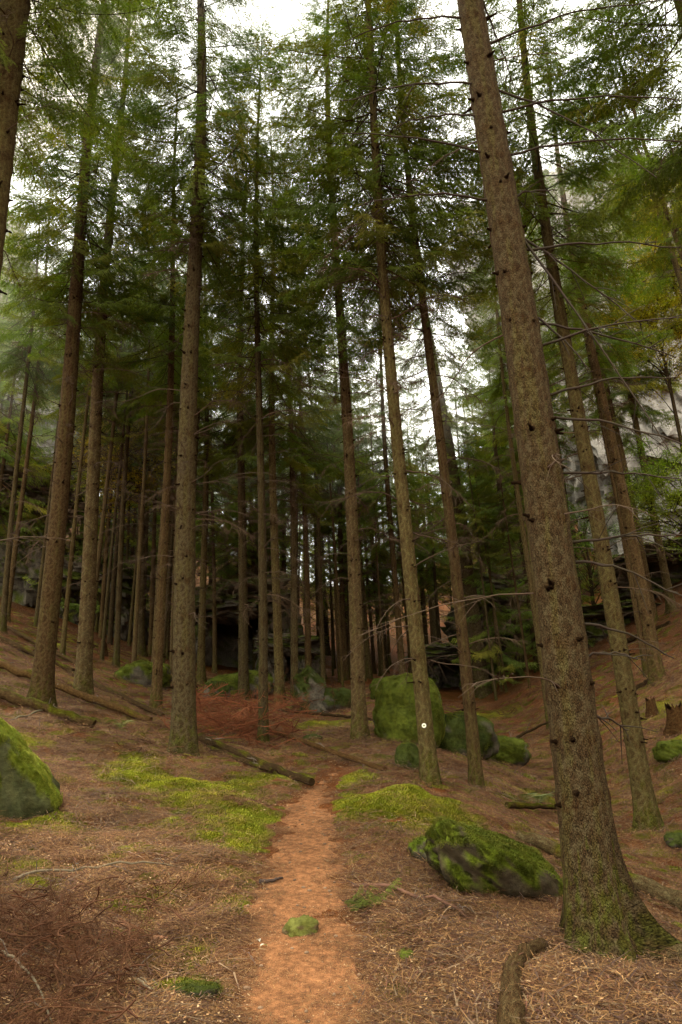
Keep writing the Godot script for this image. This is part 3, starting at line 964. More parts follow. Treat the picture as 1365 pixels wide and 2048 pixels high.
	outcrop("overhanging outcrop with a black hollow left of the far trunks", -4.3, 30.5, [[Vector3(-1.7, 0.8, 0.2), Vector3(0.8, 1.7, 1.3), Vector3(0, 0.2, 0), 603], [Vector3(1.7, 0.7, 0.1), Vector3(0.75, 1.5, 1.3), Vector3(0, -0.2, 0), 625], [Vector3(0, 0.9, -1.6), Vector3(2.4, 2.0, 0.7), Vector3(0, 0, 0), 626], [Vector3(0.1, 2.6, 0.5), Vector3(2.2, 0.8, 2.0), Vector3(0.2, 0.3, 0.16), 627]], stone, -0.2)
	outcrop("lower hollow-sided rock behind three slim trunks", -2.1, 28.4, [[Vector3(-0.6, 0.4, 0), Vector3(0.45, 0.9, 0.8), Vector3(0, 0.2, 0), 604], [Vector3(0.65, 0.3, 0), Vector3(0.4, 0.8, 0.8), Vector3(0, -0.2, 0), 628], [Vector3(0, 0.4, -0.9), Vector3(1.0, 0.9, 0.4), Vector3.ZERO, 629], [Vector3(0, 1.3, 0.3), Vector3(1.25, 0.38, 1.1), Vector3(0.1, 0.2, -0.05), 630]], stone, -0.2)
	outcrop("mossy-topped outcrop with a deep black cave under the right thicket", 7.6, 34.6, [[Vector3(-1.9, 0.9, 0.1), Vector3(0.7, 1.8, 1.4), Vector3(0, 0.2, 0.05), 605], [Vector3(1.9, 1.0, 0), Vector3(0.9, 1.8, 1.4), Vector3(0, -0.2, 0), 631], [Vector3(0, 1.0, -1.8), Vector3(2.6, 2.2, 0.7), Vector3.ZERO, 632], [Vector3(0, 3.0, 0.7), Vector3(2.5, 0.9, 2.1), Vector3(0.2, -0.3, -0.14), 633]], stone, -0.15)
	outcrop("low overhanging rock behind the domed boulder", 4.2, 32.6, [[Vector3(-1.0, 0.4, 0), Vector3(0.5, 0.9, 1.0), Vector3(0, 0.2, 0), 606], [Vector3(1.0, 0.4, 0), Vector3(0.5, 0.9, 1.0), Vector3(0, -0.2, 0), 634], [Vector3(0, 0.5, -1.0), Vector3(1.4, 1.0, 0.4), Vector3.ZERO, 635], [Vector3(0, 1.4, 0.4), Vector3(1.7, 0.4, 1.4), Vector3(0.12, 0, 0.04), 636]], stone, -0.2)
	outcrop("shadowed rock ledge under the bright green bush", 12.3, 28.6, [[Vector3(-0.4, 0.1, -0.5), Vector3(1.8, 0.8, 1.0), Vector3(0, 0.1, 0), 607], [Vector3(0, 1.0, 0.5), Vector3(2.4, 0.4, 1.8), Vector3(0.1, 0, 0.1), 637]], stone, -0.05)
	outcrop("mossy rock ledge behind the right bank trunks", 9.6, 28.6, [[Vector3(0, 0.1, -0.3), Vector3(1.3, 0.6, 0.9), Vector3(0, 0.2, 0), 608], [Vector3(0.1, 0.8, 0.3), Vector3(1.7, 0.3, 1.3), Vector3(0.08, 0, 0.1), 638]], stone, 0.1)
	for o in [
		["sandstone_block", "pale layered sandstone block framed by left trunks", -10.7, 36.0, Vector3(1.3, 2.6, 1.3), 609, sand, -0.6, 0.07, 3.6],
		["sandstone_cliff", "tall pale sandstone cliff behind the right-hand trees", 19.0, 38.5, Vector3(9.0, 13.5, 4.5), 610, sand * 1.15, -0.72, 0.045, 8.5],
		["sandstone_cliff", "pale sandstone cliff behind the far left saplings", -22.0, 40.0, Vector3(6.0, 10.5, 5.0), 611, sand, -0.65, 0.05, 11.0],
	]:
		var big: bool = o[4].y > 5.0
		boulder(o[0], o[1], ground(o[2], o[3]), o[4], o[5], {"category": "cliff" if big else "rock", "rock": o[6], "moss": o[7], "strata": o[8], "lift": Vector3(0, o[9], 0), "blocky": 4.5, "rough": 0.34, "turn": Vector3(0.0, 0.0, 0.35) if big else Vector3.ZERO, "seg": 280 if big else 110, "craggy": true, "mat": M.cliff, "mossc": lin(0.06, 0.075, 0.016)})

func build_trees() -> void:
	# label, x, F, radius, lean, options
	var t24 := spruce("thick rough-barked spruce in the right foreground with spreading roots", "", 1.608, 5.895, 0.181, 0.009, {"sides": 96, "rings": 420, "h": 24.0, "crown": 11.2, "flare": 1.7, "mass": 0, "dead": 10, "knots": 2, "tint": lin(0.86, 0.82, 0.73), "seed": 24, "roots": [[0.42, 1.5, 0.30], [1.35, 0.55, 0.35], [2.6, 0.4, 0.4], [-2.2, 0.7, 0.4], [-0.7, 0.9, 0.4]]})
	var br := [[1.554, 9.98, 0.244, 10.052], [1.502, 8.998, 0.149, 8.442], [1.56, 8.557, 0.72, 8.783], [1.585, 8.076, 0.144, 8.291], [1.595, 7.483, 0.295, 7.247], [1.855, 9.552, 3.815, 9.766], [1.89, 8.587, 3.664, 8.349], [1.904, 8.928, 3.119, 7.592], [1.932, 8.014, 3.544, 7.744], [1.908, 7.498, 2.215, 7.649], [1.977, 7.107, 2.764, 6.071], [2.062, 6.872, 3.361, 6.828], [1.959, 5.806, 2.956, 5.905], [2.06, 7.133, 2.701, 4.77], [2.097, 5.316, 3.02, 5.556], [1.967, 5.153, 2.912, 4.58], [1.961, 4.62, 2.927, 4.656], [1.961, 3.99, 2.793, 3.986], [1.962, 3.866, 2.53, 3.539], [1.984, 3.384, 2.584, 3.13], [1.958, 3.098, 2.18, 3.078], [1.943, 2.659, 2.149, 2.588], [1.551, 10.235, 2.036, 9.31], [1.894, 6.217, 2.201, 5.582], [1.902, 6.11, 3.035, 5.747]]
	rng.seed = 2424
	for b in br:
		var depth := rr(-0.35, 0.35)
		var from := Vector3(1.63 + (0.1 if b[2] > 1.6 else -0.1), b[1] - t24.position.y, 0)
		var to := Vector3(b[2], b[3], 0) - Vector3(0, t24.position.y, 0)
		from.x -= t24.position.x; to.x -= t24.position.x
		to.z = depth
		var mb := MB.new()
		var pts := PackedVector3Array()
		var rad := PackedFloat32Array()
		var arch := rr(0.02, 0.10) * from.distance_to(to)
		for i in 12:
			var t := i / 11.0
			pts.append(from.lerp(to, t) + Vector3(0, arch * sin(PI * t) + rr(-0.012, 0.012), rr(-0.012, 0.012)))
			rad.append(lerpf(0.014, 0.0045, pow(t, 0.8)))
		mb.tube(pts, rad, 6, lin(0.032, 0.023, 0.015), lin(0.045, 0.033, 0.021))
		for k in rng.randi_range(3, 9):
			var i := rng.randi_range(3, 10)
			var d := ((to - from).normalized() * rr(0.3, 1.0) + Vector3(rr(-0.3, 0.3), rr(-0.9, 0.5), rr(-0.9, 0.9))).normalized() * rr(0.08, 0.4)
			mb.tube(PackedVector3Array([pts[i], pts[i] + d * 0.5 + Vector3(0, 0.012, 0), pts[i] + d]), PackedFloat32Array([0.005, 0.004, 0.002]), 4, lin(0.036, 0.026, 0.017), lin(0.05, 0.037, 0.024))
		part("dead_branch", mb.build(), M.twig, t24)
	# its long surface root running off to the right
	for q in [[0.42, 0.30, 1.3, 0.085], [-0.7, 0.2, 0.8, 0.06]]:
		var mb := MB.new()
		var pts := PackedVector3Array()
		var rad := PackedFloat32Array()
		var d := Vector3(cos(q[0]), 0, sin(q[0]))
		for i in 16:
			var t := i / 15.0
			var p: Vector3 = d * (q[1] + q[2] * t) + d.cross(Vector3.UP) * 0.05 * sin(t * 5.0)
			var gy := hill(t24.position.x + p.x, -(t24.position.z + p.z)) - t24.position.y
			pts.append(Vector3(p.x, gy + q[3] * (0.25 - 1.3 * t * t), p.z))
			rad.append(q[3] * lerpf(1.15, 0.5, t))
		mb.tube(pts, rad, 14, lin(0.85, 0.82, 0.68), lin(0.8, 0.76, 0.62), 2.0, 2.4)
		part("root", mb.build(), M.bark, t24)
	var near := {"sides": 40, "rings": 150}
	var T := [
		["straight spruce left of the path with a flared foot, widest on that side", -2.604, 12.721, 0.190, -0.02, {"sides": 48, "rings": 190, "dead": 30, "mass": 12, "flare": 1.15, "h": 23.0, "crown": 9.9, "seed": 3}],
		["stout spruce rising from the fallen logs on the left bank", -5.459, 14.06, 0.185, -0.012, {"sides": 40, "rings": 160, "dead": 24, "mass": 12, "h": 23.0, "crown": 8.1, "seed": 1}],
		["yellow-green tinged spruce just right of the stout left one", -5.451, 16.228, 0.165, -0.021, {"sides": 36, "rings": 140, "dead": 24, "mass": 14, "h": 22.0, "crown": 8.1, "seed": 2}],
		["spruce bearing the round white and green trail mark", 1.056, 11.049, 0.112, -0.017, {"sides": 36, "rings": 160, "dead": 36, "mass": 23, "h": 21.0, "crown": 8.4, "flare": 0.9, "seed": 18}],
		["dark slim spruce right of the trail-marked tree, standing nearest the hollow", 1.837, 12.123, 0.097, -0.012, {"sides": 30, "rings": 130, "dead": 26, "mass": 21, "h": 20.0, "crown": 7.9, "seed": 19}],
		["straight spruce in the centre at the end of the path", 0.178, 14.597, 0.135, 0.001, {"sides": 32, "rings": 130, "dead": 22, "mass": 18, "h": 21.0, "crown": 8.1, "seed": 17}],
		["second thick spruce on the right, just behind the foreground one", 4.135, 11.885, 0.141, 0.005, {"sides": 36, "rings": 150, "dead": 22, "mass": 10, "h": 22.0, "crown": 9.0, "seed": 25}],
		["massive dark spruce partly hidden behind the slim dark one", 4.897, 28.784, 0.27, -0.042, {"sides": 26, "rings": 90, "dead": 16, "mass": 36, "h": 24.0, "crown": 8.1, "seed": 20}],
		["spruce on the right bank with its foot beside a small log", 7.607, 19.441, 0.165, -0.011, {"sides": 28, "rings": 100, "dead": 18, "mass": 16, "h": 22.0, "crown": 8.4, "seed": 26}],
		["dark spruce at the top of the right needle slope", 6.443, 24.336, 0.145, 0.018, {"sides": 24, "rings": 80, "dead": 14, "mass": 23, "h": 21.0, "crown": 7.3, "seed": 23}],
		["spruce growing through the red dead branches", -1.517, 14.208, 0.088, -0.007, {"sides": 26, "rings": 100, "dead": 20, "mass": 21, "h": 18.0, "crown": 7.9, "seed": 13}],
		["slim spruce just left of the flared-foot spruce", -4.001, 16.551, 0.107, -0.009, {"sides": 26, "rings": 90, "dead": 16, "mass": 23, "h": 19.0, "crown": 7.9, "seed": 92}],
		["spruce behind the red dead branches, left of the one in them", -2.785, 21.1, 0.136, -0.009, {"sides": 24, "rings": 80, "dead": 16, "mass": 30, "h": 20.0, "crown": 7.3, "seed": 12}],
		["spruce left of the paired trunks by the tall upright boulder", -1.745, 20.411, 0.125, -0.016, {"sides": 24, "rings": 80, "dead": 16, "mass": 30, "h": 20.0, "crown": 7.3, "seed": 14}],
		["left spruce of the paired trunks beside the tall upright boulder", -1.526, 22.715, 0.112, -0.003, {"sides": 22, "rings": 70, "dead": 10, "mass": 36, "h": 19.0, "crown": 6.4, "seed": 15}],
		["right spruce of the paired trunks beside the tall upright boulder", -1.22, 24.452, 0.105, 0.001, {"sides": 22, "rings": 70, "dead": 10, "mass": 36, "h": 19.0, "crown": 6.4, "seed": 16}],
		["grey spruce right behind the flat mossy boulder on the left", -7.046, 26.5, 0.158, -0.033, {"sides": 22, "rings": 70, "dead": 12, "mass": 32, "h": 20.0, "crown": 6.8, "seed": 8}],
		["thin sapling-like spruce standing above the flat mossy boulder", -6.445, 21.838, 0.087, -0.019, {"sides": 20, "rings": 64, "dead": 12, "mass": 27, "h": 17.0, "crown": 7.3, "seed": 7}],
		["thin spruce nearest the left edge on the upper bank", -9.298, 20.785, 0.085, -0.039, {"sides": 20, "rings": 64, "dead": 16, "mass": 18, "h": 16.0, "crown": 8.4, "seed": 5}],
		["thin spruce on the upper left bank, second from the edge", -10.109, 22.783, 0.085, -0.002, {"sides": 20, "rings": 64, "dead": 16, "mass": 18, "h": 17.0, "crown": 8.4, "seed": 6}],
		["very thin far spruce between two left trunks by the moss boulder", -6.937, 27.562, 0.093, -0.031, {"sides": 18, "rings": 60, "dead": 6, "mass": 32, "h": 17.0, "crown": 6.4, "seed": 91}],
		["slim spruce just right of the flared-foot spruce", -4.267, 22.929, 0.113, -0.013, {"sides": 20, "rings": 64, "dead": 10, "mass": 32, "h": 18.0, "crown": 6.8, "seed": 10}],
		["very thin far spruce right of the flared-foot one", -4.68, 27.745, 0.082, -0.027, {"sides": 18, "rings": 60, "dead": 6, "mass": 36, "h": 16.0, "crown": 4.9, "seed": 11}],
		["thin far spruce left of the one in red branches", -3.676, 31.415, 0.106, -0.019, {"sides": 18, "rings": 60, "dead": 4, "mass": 36, "h": 18.0, "crown": 5.4, "seed": 93}],
		["thin far spruce just left of the central straight one", -0.068, 31.528, 0.12, -0.003, {"sides": 18, "rings": 60, "dead": 4, "mass": 39, "h": 19.0, "crown": 5.4, "seed": 94}],
		["spruce close behind and left of the trail-marked one", 1.796, 25.728, 0.115, -0.003, {"sides": 18, "rings": 60, "dead": 8, "mass": 39, "h": 19.0, "crown": 5.9, "seed": 95}],
		["thin pale spruce before the dark outcrop right of centre", 6.387, 29.307, 0.086, 0.012, {"sides": 18, "rings": 60, "dead": 8, "mass": 21, "h": 16.0, "crown": 6.4, "seed": 21}],
		["left spruce of two close slim trunks on the right bank", 10.3, 25.759, 0.14, -0.009, {"sides": 20, "rings": 64, "dead": 10, "mass": 12, "h": 18.0, "crown": 7.3, "seed": 27}],
		["right spruce of two close slim trunks on the right bank", 10.85, 25.468, 0.14, -0.004, {"sides": 20, "rings": 64, "dead": 10, "mass": 12, "h": 18.0, "crown": 7.3, "seed": 28}],
		["thick grey trunk cropped by the top left corner", -4.50, 8.2, 0.30, -0.002, {"sides": 48, "rings": 200, "dead": 10, "mass": 5, "h": 25.0, "crown": 9.5, "seed": 4}],
		["dark trunk cropped by the top right corner", 5.95, 9.0, 0.22, 0.0, {"sides": 36, "rings": 140, "dead": 14, "mass": 9, "h": 24.0, "crown": 9.0, "seed": 31}],
		["bare grey trunk in front of the pale cliff", 11.35, 20.0, 0.13, -0.07, {"sides": 22, "rings": 70, "dead": 22, "mass": 5, "h": 20.0, "crown": 10.8, "seed": 29}],
		["thin dark trunk at the upper right edge", 9.3, 15.2, 0.085, -0.09, {"sides": 20, "rings": 70, "dead": 26, "mass": 5, "h": 19.0, "crown": 11.2, "seed": 30}],
		["thin sapling left of three under the right outcrop", 5.0, 27.0, 0.05, -0.02, {"sides": 12, "rings": 40, "dead": 4, "mass": 10, "h": 10.0, "crown": 4.9, "seed": 221, "flare": 0.3, "reach": 0.6}],
		["thin sapling in the middle of three under right outcrop", 5.5, 27.6, 0.045, -0.03, {"sides": 12, "rings": 40, "dead": 4, "mass": 10, "h": 10.0, "crown": 4.9, "seed": 222, "flare": 0.3, "reach": 0.6}],
		["thin sapling right of three under the right outcrop", 6.0, 26.2, 0.05, -0.01, {"sides": 12, "rings": 40, "dead": 4, "mass": 10, "h": 11.0, "crown": 4.9, "seed": 223, "flare": 0.3, "reach": 0.6}],
	]
	for t in T:
		var o := spruce(t[0] if t[0].contains("spruce") or t[0].contains("sapling") or t[0].contains("trunk") else t[0], "spruces of the gully", t[1], t[2], t[3], t[4], t[5])
		if t[5].seed == 18:
			# painted trail mark: a white disc with a green spot on the bark
			for q in [["trail_mark", 0.030, 0.0, lin(0.75, 0.72, 0.58)], ["mark_spot", 0.013, 0.0035, lin(0.10, 0.14, 0.03)]]:
				var mb := MB.new()
				var y := 3.156 - o.position.y
				var rr_ := 0.112 * 1.06 + 0.012 + float(q[2])
				var ctr := -0.24
				for i in 24:
					for e in [0, 1]:
						pass
					var a0 := TAU * i / 24.0
					var a1 := TAU * (i + 1) / 24.0
					var P := []
					for w in [Vector2.ZERO, Vector2(cos(a0), sin(a0)) * q[1], Vector2(cos(a1), sin(a1)) * q[1]]:
						var th: float = ctr + w.x / rr_
						P.append(Vector3(sin(th) * rr_ - 0.017 * y, y + w.y, cos(th) * rr_))
					mb.tri(P[0], P[1], P[2], q[3], Vector3(sin(ctr), 0, cos(ctr)))
				part(q[0], mb.build(), M.twig, o)
	# burr on the foot of the trail-marked tree is a root swelling
	print("trees done ", Time.get_ticks_msec())

func build_background() -> void:
	var r := RandomNumberGenerator.new()
	r.seed = 808
	var placed := []
	var k := 0
	var tries := 0
	while k < 58 and tries < 6000:
		tries += 1
		var f := r.randf_range(31.0, 66.0)
		var x := r.randf_range(-1, 1) * (f * 0.52 + 2.0)
		if k % 2 == 0: x *= 0.6
		var ok := true
		for p in placed:
			if Vector2(x, f).distance_to(p) < 1.7: ok = false
		if absf(x) < f * 0.20 and f > 40.0 and k % 3 != 0: ok = false
		if x > 12.0 and f > 31.0 and f < 47.0: ok = false
		if x < -14.0 and f > 32.0 and f < 44.0: ok = false
		if not ok: continue
		placed.append(Vector2(x, f))
		k += 1
		var hh := r.randf_range(12.0, 18.5)
		spruce("slender spruce of the dense stand filling the far gully", "far stand of spruces", x, f, r.randf_range(0.09, 0.16), r.randf_range(-0.02, 0.02), {"sides": 10, "rings": 26, "h": hh, "crown": r.randf_range(3.0, 8.0), "mass": 23, "seed": 900 + k, "green": r.randf_range(0.9, 1.35), "thick": 0.75})
	# thin bare poles standing close together before the far stand
	var n := 0
	tries = 0
	while n < 84 and tries < 3000:
		tries += 1
		var f := r.randf_range(27.0, 44.0)
		var x := r.randf_range(-0.36, 0.26) * f
		if n >= 64:
			f = r.randf_range(20.0, 29.0)
			x = r.randf_range(0.20, 0.42) * f * (1.0 if n % 3 == 0 else -1.0)
		var ok := true
		for p in placed:
			if Vector2(x, f).distance_to(p) < 0.9: ok = false
		if not ok: continue
		placed.append(Vector2(x, f))
		n += 1
		var hh := r.randf_range(13.0, 17.5)
		var lab := "thin bare-poled spruce crowded behind the gully's middle trunks"
		var grp := "thin poles of the middle distance"
		if n > 64:
			lab = "thin bare-poled spruce among the thicker trunks of the %s bank" % ("left" if x < 0.0 else "right")
			grp = "thin poles of the %s bank" % ("left" if x < 0.0 else "right")
		spruce(lab, grp, x, f, r.randf_range(0.05, 0.095), r.randf_range(-0.02, 0.02), {"sides": 10, "rings": 30, "h": hh, "crown": hh * r.randf_range(0.5, 0.68), "mass": 18, "seed": 1400 + n, "green": r.randf_range(0.9, 1.3), "thick": 0.6, "reach": 0.75, "flare": 0.5})
	# young spruces on the far slopes
	for q in 14:
		var f := r.randf_range(28.0, 44.0)
		var x := r.randf_range(0.16, 0.44) * f * (1.0 if q % 2 == 0 else -1.0)
		spruce("young bushy spruce under the far stand", "young spruces of the far slope", x, f, 0.05, r.randf_range(-0.02, 0.02), {"sides": 8, "rings": 20, "h": r.randf_range(4.0, 8.0), "crown": 0.6, "mass": 3, "mass_from": 0.4, "seed": 1200 + q, "green": r.randf_range(1.2, 1.7), "reach": 0.8, "thick": 0.8, "flare": 0.3})
	# leafy green spruces on the left bank before the cliff
	for q in [[-12.6, 26.5, 13.0], [-14.5, 28.5, 15.0], [-11.3, 31.0, 13.0], [-9.5, 33.5, 14.0], [-16.0, 33.0, 16.0]]:
		spruce("bushy bright green spruce on the left bank before the outcrop", "bushy spruces of the left bank", q[0], q[1], 0.09, 0.0, {"sides": 12, "rings": 30, "h": q[2], "crown": 3.0, "mass": 12, "seed": int(1300 - q[0] * 7), "green": 1.7, "reach": 1.2, "thick": 0.9})
	print("background done ", Time.get_ticks_msec())

func build_wood() -> void:
	var weath := lin(0.80, 0.68, 0.52)
	log_thing("fallen_log", "moss-topped log lying below the stout left spruce", -6.9, 13.76, -4.279, 13.376, 0.105, {"moss": -0.05, "stubs": 5, "color": weath, "rb": 0.7})
	log_thing("fallen_log", "long brown log passing behind the stout left spruce", -8.2, 16.3, -3.648, 14.688, 0.085, {"moss": -0.45, "stubs": 9, "color": lin(1.05, 0.78, 0.5), "rb": 0.75})
	log_thing("fallen_log", "thin log highest on the left bank", -9.9, 21.8, -6.4, 19.1, 0.06, {"moss": -0.5, "stubs": 6, "color": weath * 0.8})
	log_thing("fallen_log", "thin dark log ending at the slim spruce's foot", -6.6, 18.6, -3.604, 15.469, 0.058, {"moss": -0.5, "stubs": 7, "color": weath * 0.75})
	log_thing("fallen_log", "short dark log at the left edge of the bank", -9.4, 19.5, -6.5, 18.6, 0.07, {"moss": -0.4, "stubs": 4, "color": weath * 0.7})
	log_thing("fallen_log", "dark log pointing down to the path's far end", -2.532, 13.665, -0.535, 10.868, 0.066, {"moss": -0.35, "stubs": 4, "color": weath * 0.65, "rb": 0.75})
	log_thing("fallen_log", "lesser log tucked beside the dark log at the path", -2.30, 13.15, -1.093, 11.408, 0.04, {"moss": -0.2, "stubs": 3, "color": weath * 0.7})
	log_thing("fallen_log", "thin reddish log with hanging twigs crossing the red branches", -3.17, 18.223, 0.49, 11.635, 0.045, {"stubs": 6, "hang": 20, "color": lin(1.5, 0.75, 0.5), "rb": 0.8, "lift_most": 0.4})
	log_thing("fallen_log", "thin dark pole lying before the far boulders", -1.75, 19.05, 0.95, 17.468, 0.036, {"stubs": 4, "color": weath * 0.5})
	log_thing("fallen_log", "grey log lying behind the foreground trunk", 1.75, 9.05, 3.6, 8.05, 0.085, {"moss": -0.35, "stubs": 3, "color": lin(1.2, 1.1, 0.85), "ra": 0.75, "rb": 1.15})
	log_thing("rotten_log", "curved half-buried rotten stem in the right hollow", 2.0, 10.85, 3.3, 12.9, 0.042, {"moss": -0.1, "color": weath * 0.7, "bow": 0.2, "rb": 0.5})
	log_thing("fallen_branch", "dark bent branch on the right needle slope", 3.048, 17.596, 5.547, 20.84, 0.045, {"category": "branch", "color": weath * 0.5, "rb": 0.5, "bow": -0.25, "stubs": 6, "stub_len": 1.6})
	log_thing("fallen_branch", "short log lying high on the right bank", 8.9, 25.7, 10.2, 24.3, 0.08, {"category": "log", "color": weath * 0.5})
	log_thing("fallen_branch", "short dark log at the foot of the right bank spruce", 6.7, 19.3, 7.783, 20.059, 0.06, {"category": "log", "color": weath * 0.5})
	log_thing("exposed_root", "thick grey root snaking down into the bottom edge", 1.26, 5.72, 0.74, 4.45, 0.06, {"category": "root", "stiff": false, "color": lin(0.78, 0.68, 0.54), "arch": 0.008, "bow": 0.11, "ra": 0.6, "rb": 1.15})
	var tan := lin(0.21, 0.165, 0.10)
	var red := lin(0.13, 0.065, 0.042)
	var G := "sticks lying about the foreground"
	for q in [
		["longest dark red stick right of the path", -0.024, 6.912, 0.995, 5.946, 0.017, red, 0.04, 6],
		["short stick below the long red one", 0.286, 6.161, 0.571, 5.914, 0.007, red, 0.0, 2],
		["long thin stick arching across the left foreground", -2.678, 6.658, -1.433, 7.259, 0.011, tan * 0.6, 0.06, 6],
		["stubby dark stick on the path's left margin", -0.79, 7.10, -0.606, 7.216, 0.018, lin(0.05, 0.035, 0.025), 0.0, 0],
		["short slanting stick in the left foreground needles", -1.369, 6.229, -1.158, 6.684, 0.013, red, 0.01, 1],
		["pale stick poking from the bottom left brush", -1.431, 5.446, -0.98, 4.828, 0.012, tan * 1.2, 0.01, 2],
		["thinner pale stick beside it at bottom left", -1.491, 5.622, -1.133, 5.038, 0.006, tan * 1.1, 0.02, 2],
		["yellowish stick at the left edge above the brush", -2.414, 6.022, -2.003, 5.832, 0.007, tan, 0.03, 1],
		["grey stick lying over the bottom left brush", -2.25, 5.42, -1.52, 4.60, 0.010, tan * 0.6, 0.12, 4],
		["thin stick leaning on the moss-topped log", -5.366, 12.65, -5.047, 14.294, 0.018, lin(0.10, 0.09, 0.05), 0.04, 1],
	]:
		log_thing("fallen_stick", q[0], q[1], q[2], q[3], q[4], q[5], {"category": "stick", "stiff": false, "color": q[6], "arch": q[7], "stubs": q[8], "rb": 0.45, "group": G, "n": 16, "bow": 0.03})
	# stumps
	for q in [["rotten brown stump at the right edge", 6.22, 15.34, 0.16, 0.42], ["small broken stump left of the right edge stump", 6.415, 17.02, 0.09, 0.30], ["small dark stump high on the left bank", -7.355, 23.4, 0.11, 0.3]]:
		var root := thing("tree_stump", q[0], "stump", ground(q[1], q[2]))
		var o := {"r": q[3], "lean": 0.0, "leanz": 0.0, "ph": 0.0, "h": 3.0, "crown": 0.1, "flare": 0.8, "sides": 26, "rings": 12, "tint": lin(0.7, 0.5, 0.34)}
		rng.seed = int(q[2] * 10)
		var mb := MB.new()
		for i in 9:
			var y: float = -0.15 + (q[4] + 0.15) * i / 8.0
			for j in 27:
				var a := TAU * (j % 26) / 26.0
				var top: float = y + (0.12 * nz.get_noise_2d(cos(a) * 3.0 + q[1], sin(a) * 3.0) * q[4] * 4.0 if i == 8 else 0.0)
				var r: float = q[3] * (1.0 + 0.7 * exp(-maxf(y, 0.0) / 0.12) + 0.12 * nz.get_noise_3d(cos(a) * 4.0, y * 5.0, sin(a) * 4.0 + q[1]))
				mb.vert(Vector3(cos(a) * r, top, sin(a) * r), Vector3(cos(a), 0.1, sin(a)).normalized(), o.tint, Vector2(2.0 * j / 26.0, y / 0.4))
		for i in 8:
			for j in 26:
				var p := i * 27 + j
				mb.ix.append_array([p, p + 27, p + 1, p + 1, p + 27, p + 28])
		var c := mb.vert(Vector3(0, q[4] * 0.8, 0), Vector3.UP, lin(0.5, 0.35, 0.22))
		for j in 26:
			mb.ix.append_array([c, 8 * 27 + j, 8 * 27 + j + 1])
		part("stump_wood", mb.build(), M.bark, root)
	# dead brushwood
	brush("heap of red-brown dead spruce branches behind the dark log", -1.95, 14.7, 210, Vector3(1.1, 0.75, 1.0), lin(2.0, 1.0, 0.64), 0.85, 61)
	brush("red-brown dead branches trailing uphill from the heap", -2.6, 16.6, 90, Vector3(0.8, 0.45, 0.9), lin(1.7, 0.9, 0.6), 0.8, 62)
	brush("dark tangle of dead twigs filling the bottom left corner", -1.95, 5.0, 360, Vector3(0.66, 0.34, 0.8), lin(0.95, 0.60, 0.42), 0.5, 63)
	brush("thin scatter of dead twigs above the corner tangle", -1.9, 6.2, 46, Vector3(0.7, 0.06, 0.6), lin(1.15, 0.75, 0.52), 0.5, 64)
	brush("dry grey-brown brush at the top of the right needle slope", 5.3, 24.6, 44, Vector3(0.9, 0.45, 0.7), lin(1.4, 0.9, 0.6), 0.8, 65)
	brush("dead twigs piled against the tall upright boulder", -0.9, 19.6, 40, Vector3(0.8, 0.9, 0.5), lin(0.8, 0.5, 0.35), 0.8, 66)
	brush("grey twigs strewn below the left fallen logs", -3.4, 12.6, 40, Vector3(1.0, 0.1, 0.8), lin(1.3, 1.0, 0.75), 0.6, 67)
	# spruce cones and fallen leaves
	for q in [["brown spruce cone, left one of three", -1.637, 6.103, 0.3], ["orange-brown spruce cone, right one of three", -1.346, 5.96, 0.1], ["spruce cone lying lowest of the three", -1.496, 5.884, -0.1]]:
		var mb := MB.new()
		var pts := PackedVector3Array()
		var rad := PackedFloat32Array()
		for i in 13:
			var t := i / 12.0
			pts.append(Vector3(-0.06 + 0.12 * t, 0, 0))
			rad.append(0.006 + 0.013 * sin(PI * pow(t, 0.8)) + (0.003 if i % 2 == 0 else 0.0))
		mb.tube(pts, rad, 9, lin(0.30, 0.15, 0.08), lin(0.24, 0.11, 0.06))
		var o := single("spruce_cone", mb.build(), M.twig, q[0], "cone", ground(q[1], q[2], 0.02), "spruce cones")
		o.rotation.y = q[3]
	rng.seed = 99
	for q in [["bright fallen leaf under the foreground trunk", 1.368, 5.176, lin(0.55, 0.36, 0.2)], ["yellow fallen leaf left of the bright one", 1.234, 5.155, lin(0.42, 0.24, 0.05)], ["pale fallen leaf at the bottom edge", 0.512, 4.714, lin(0.5, 0.36, 0.2)], ["whitish leaf on the path, left of two", -0.654, 5.91, lin(0.5, 0.44, 0.34)], ["whitish leaf on the path, right of two", -0.597, 5.838, lin(0.5, 0.44, 0.34)]]:
		var mb := MB.new()
		var w := 0.016
		for i in 6:
			var t0 := i / 6.0
			var t1 := (i + 1) / 6.0
			var a0 := sin(PI * t0) * w
			var a1 := sin(PI * t1) * w
			var y0 := 0.012 * sin(t0 * 3.0)
			var y1 := 0.012 * sin(t1 * 3.0)
			for s in [-1.0, 1.0]:
				var A := Vector3(t0 * 0.06, y0, 0)
				var Bq := Vector3(t1 * 0.06, y1, 0)
				var Cq := Vector3(t1 * 0.06, y1 + 0.006, s * a1)
				var D := Vector3(t0 * 0.06, y0 + 0.006, s * a0)
				mb.tri(A, Bq, Cq, q[3]); mb.tri(A, Cq, D, q[3])
		var o := single("fallen_leaf", mb.build(), M.leafy, q[0], "leaf", ground(q[1], q[2], 0.012), "fallen leaves")
		o.rotation.y = rr(0, TAU)

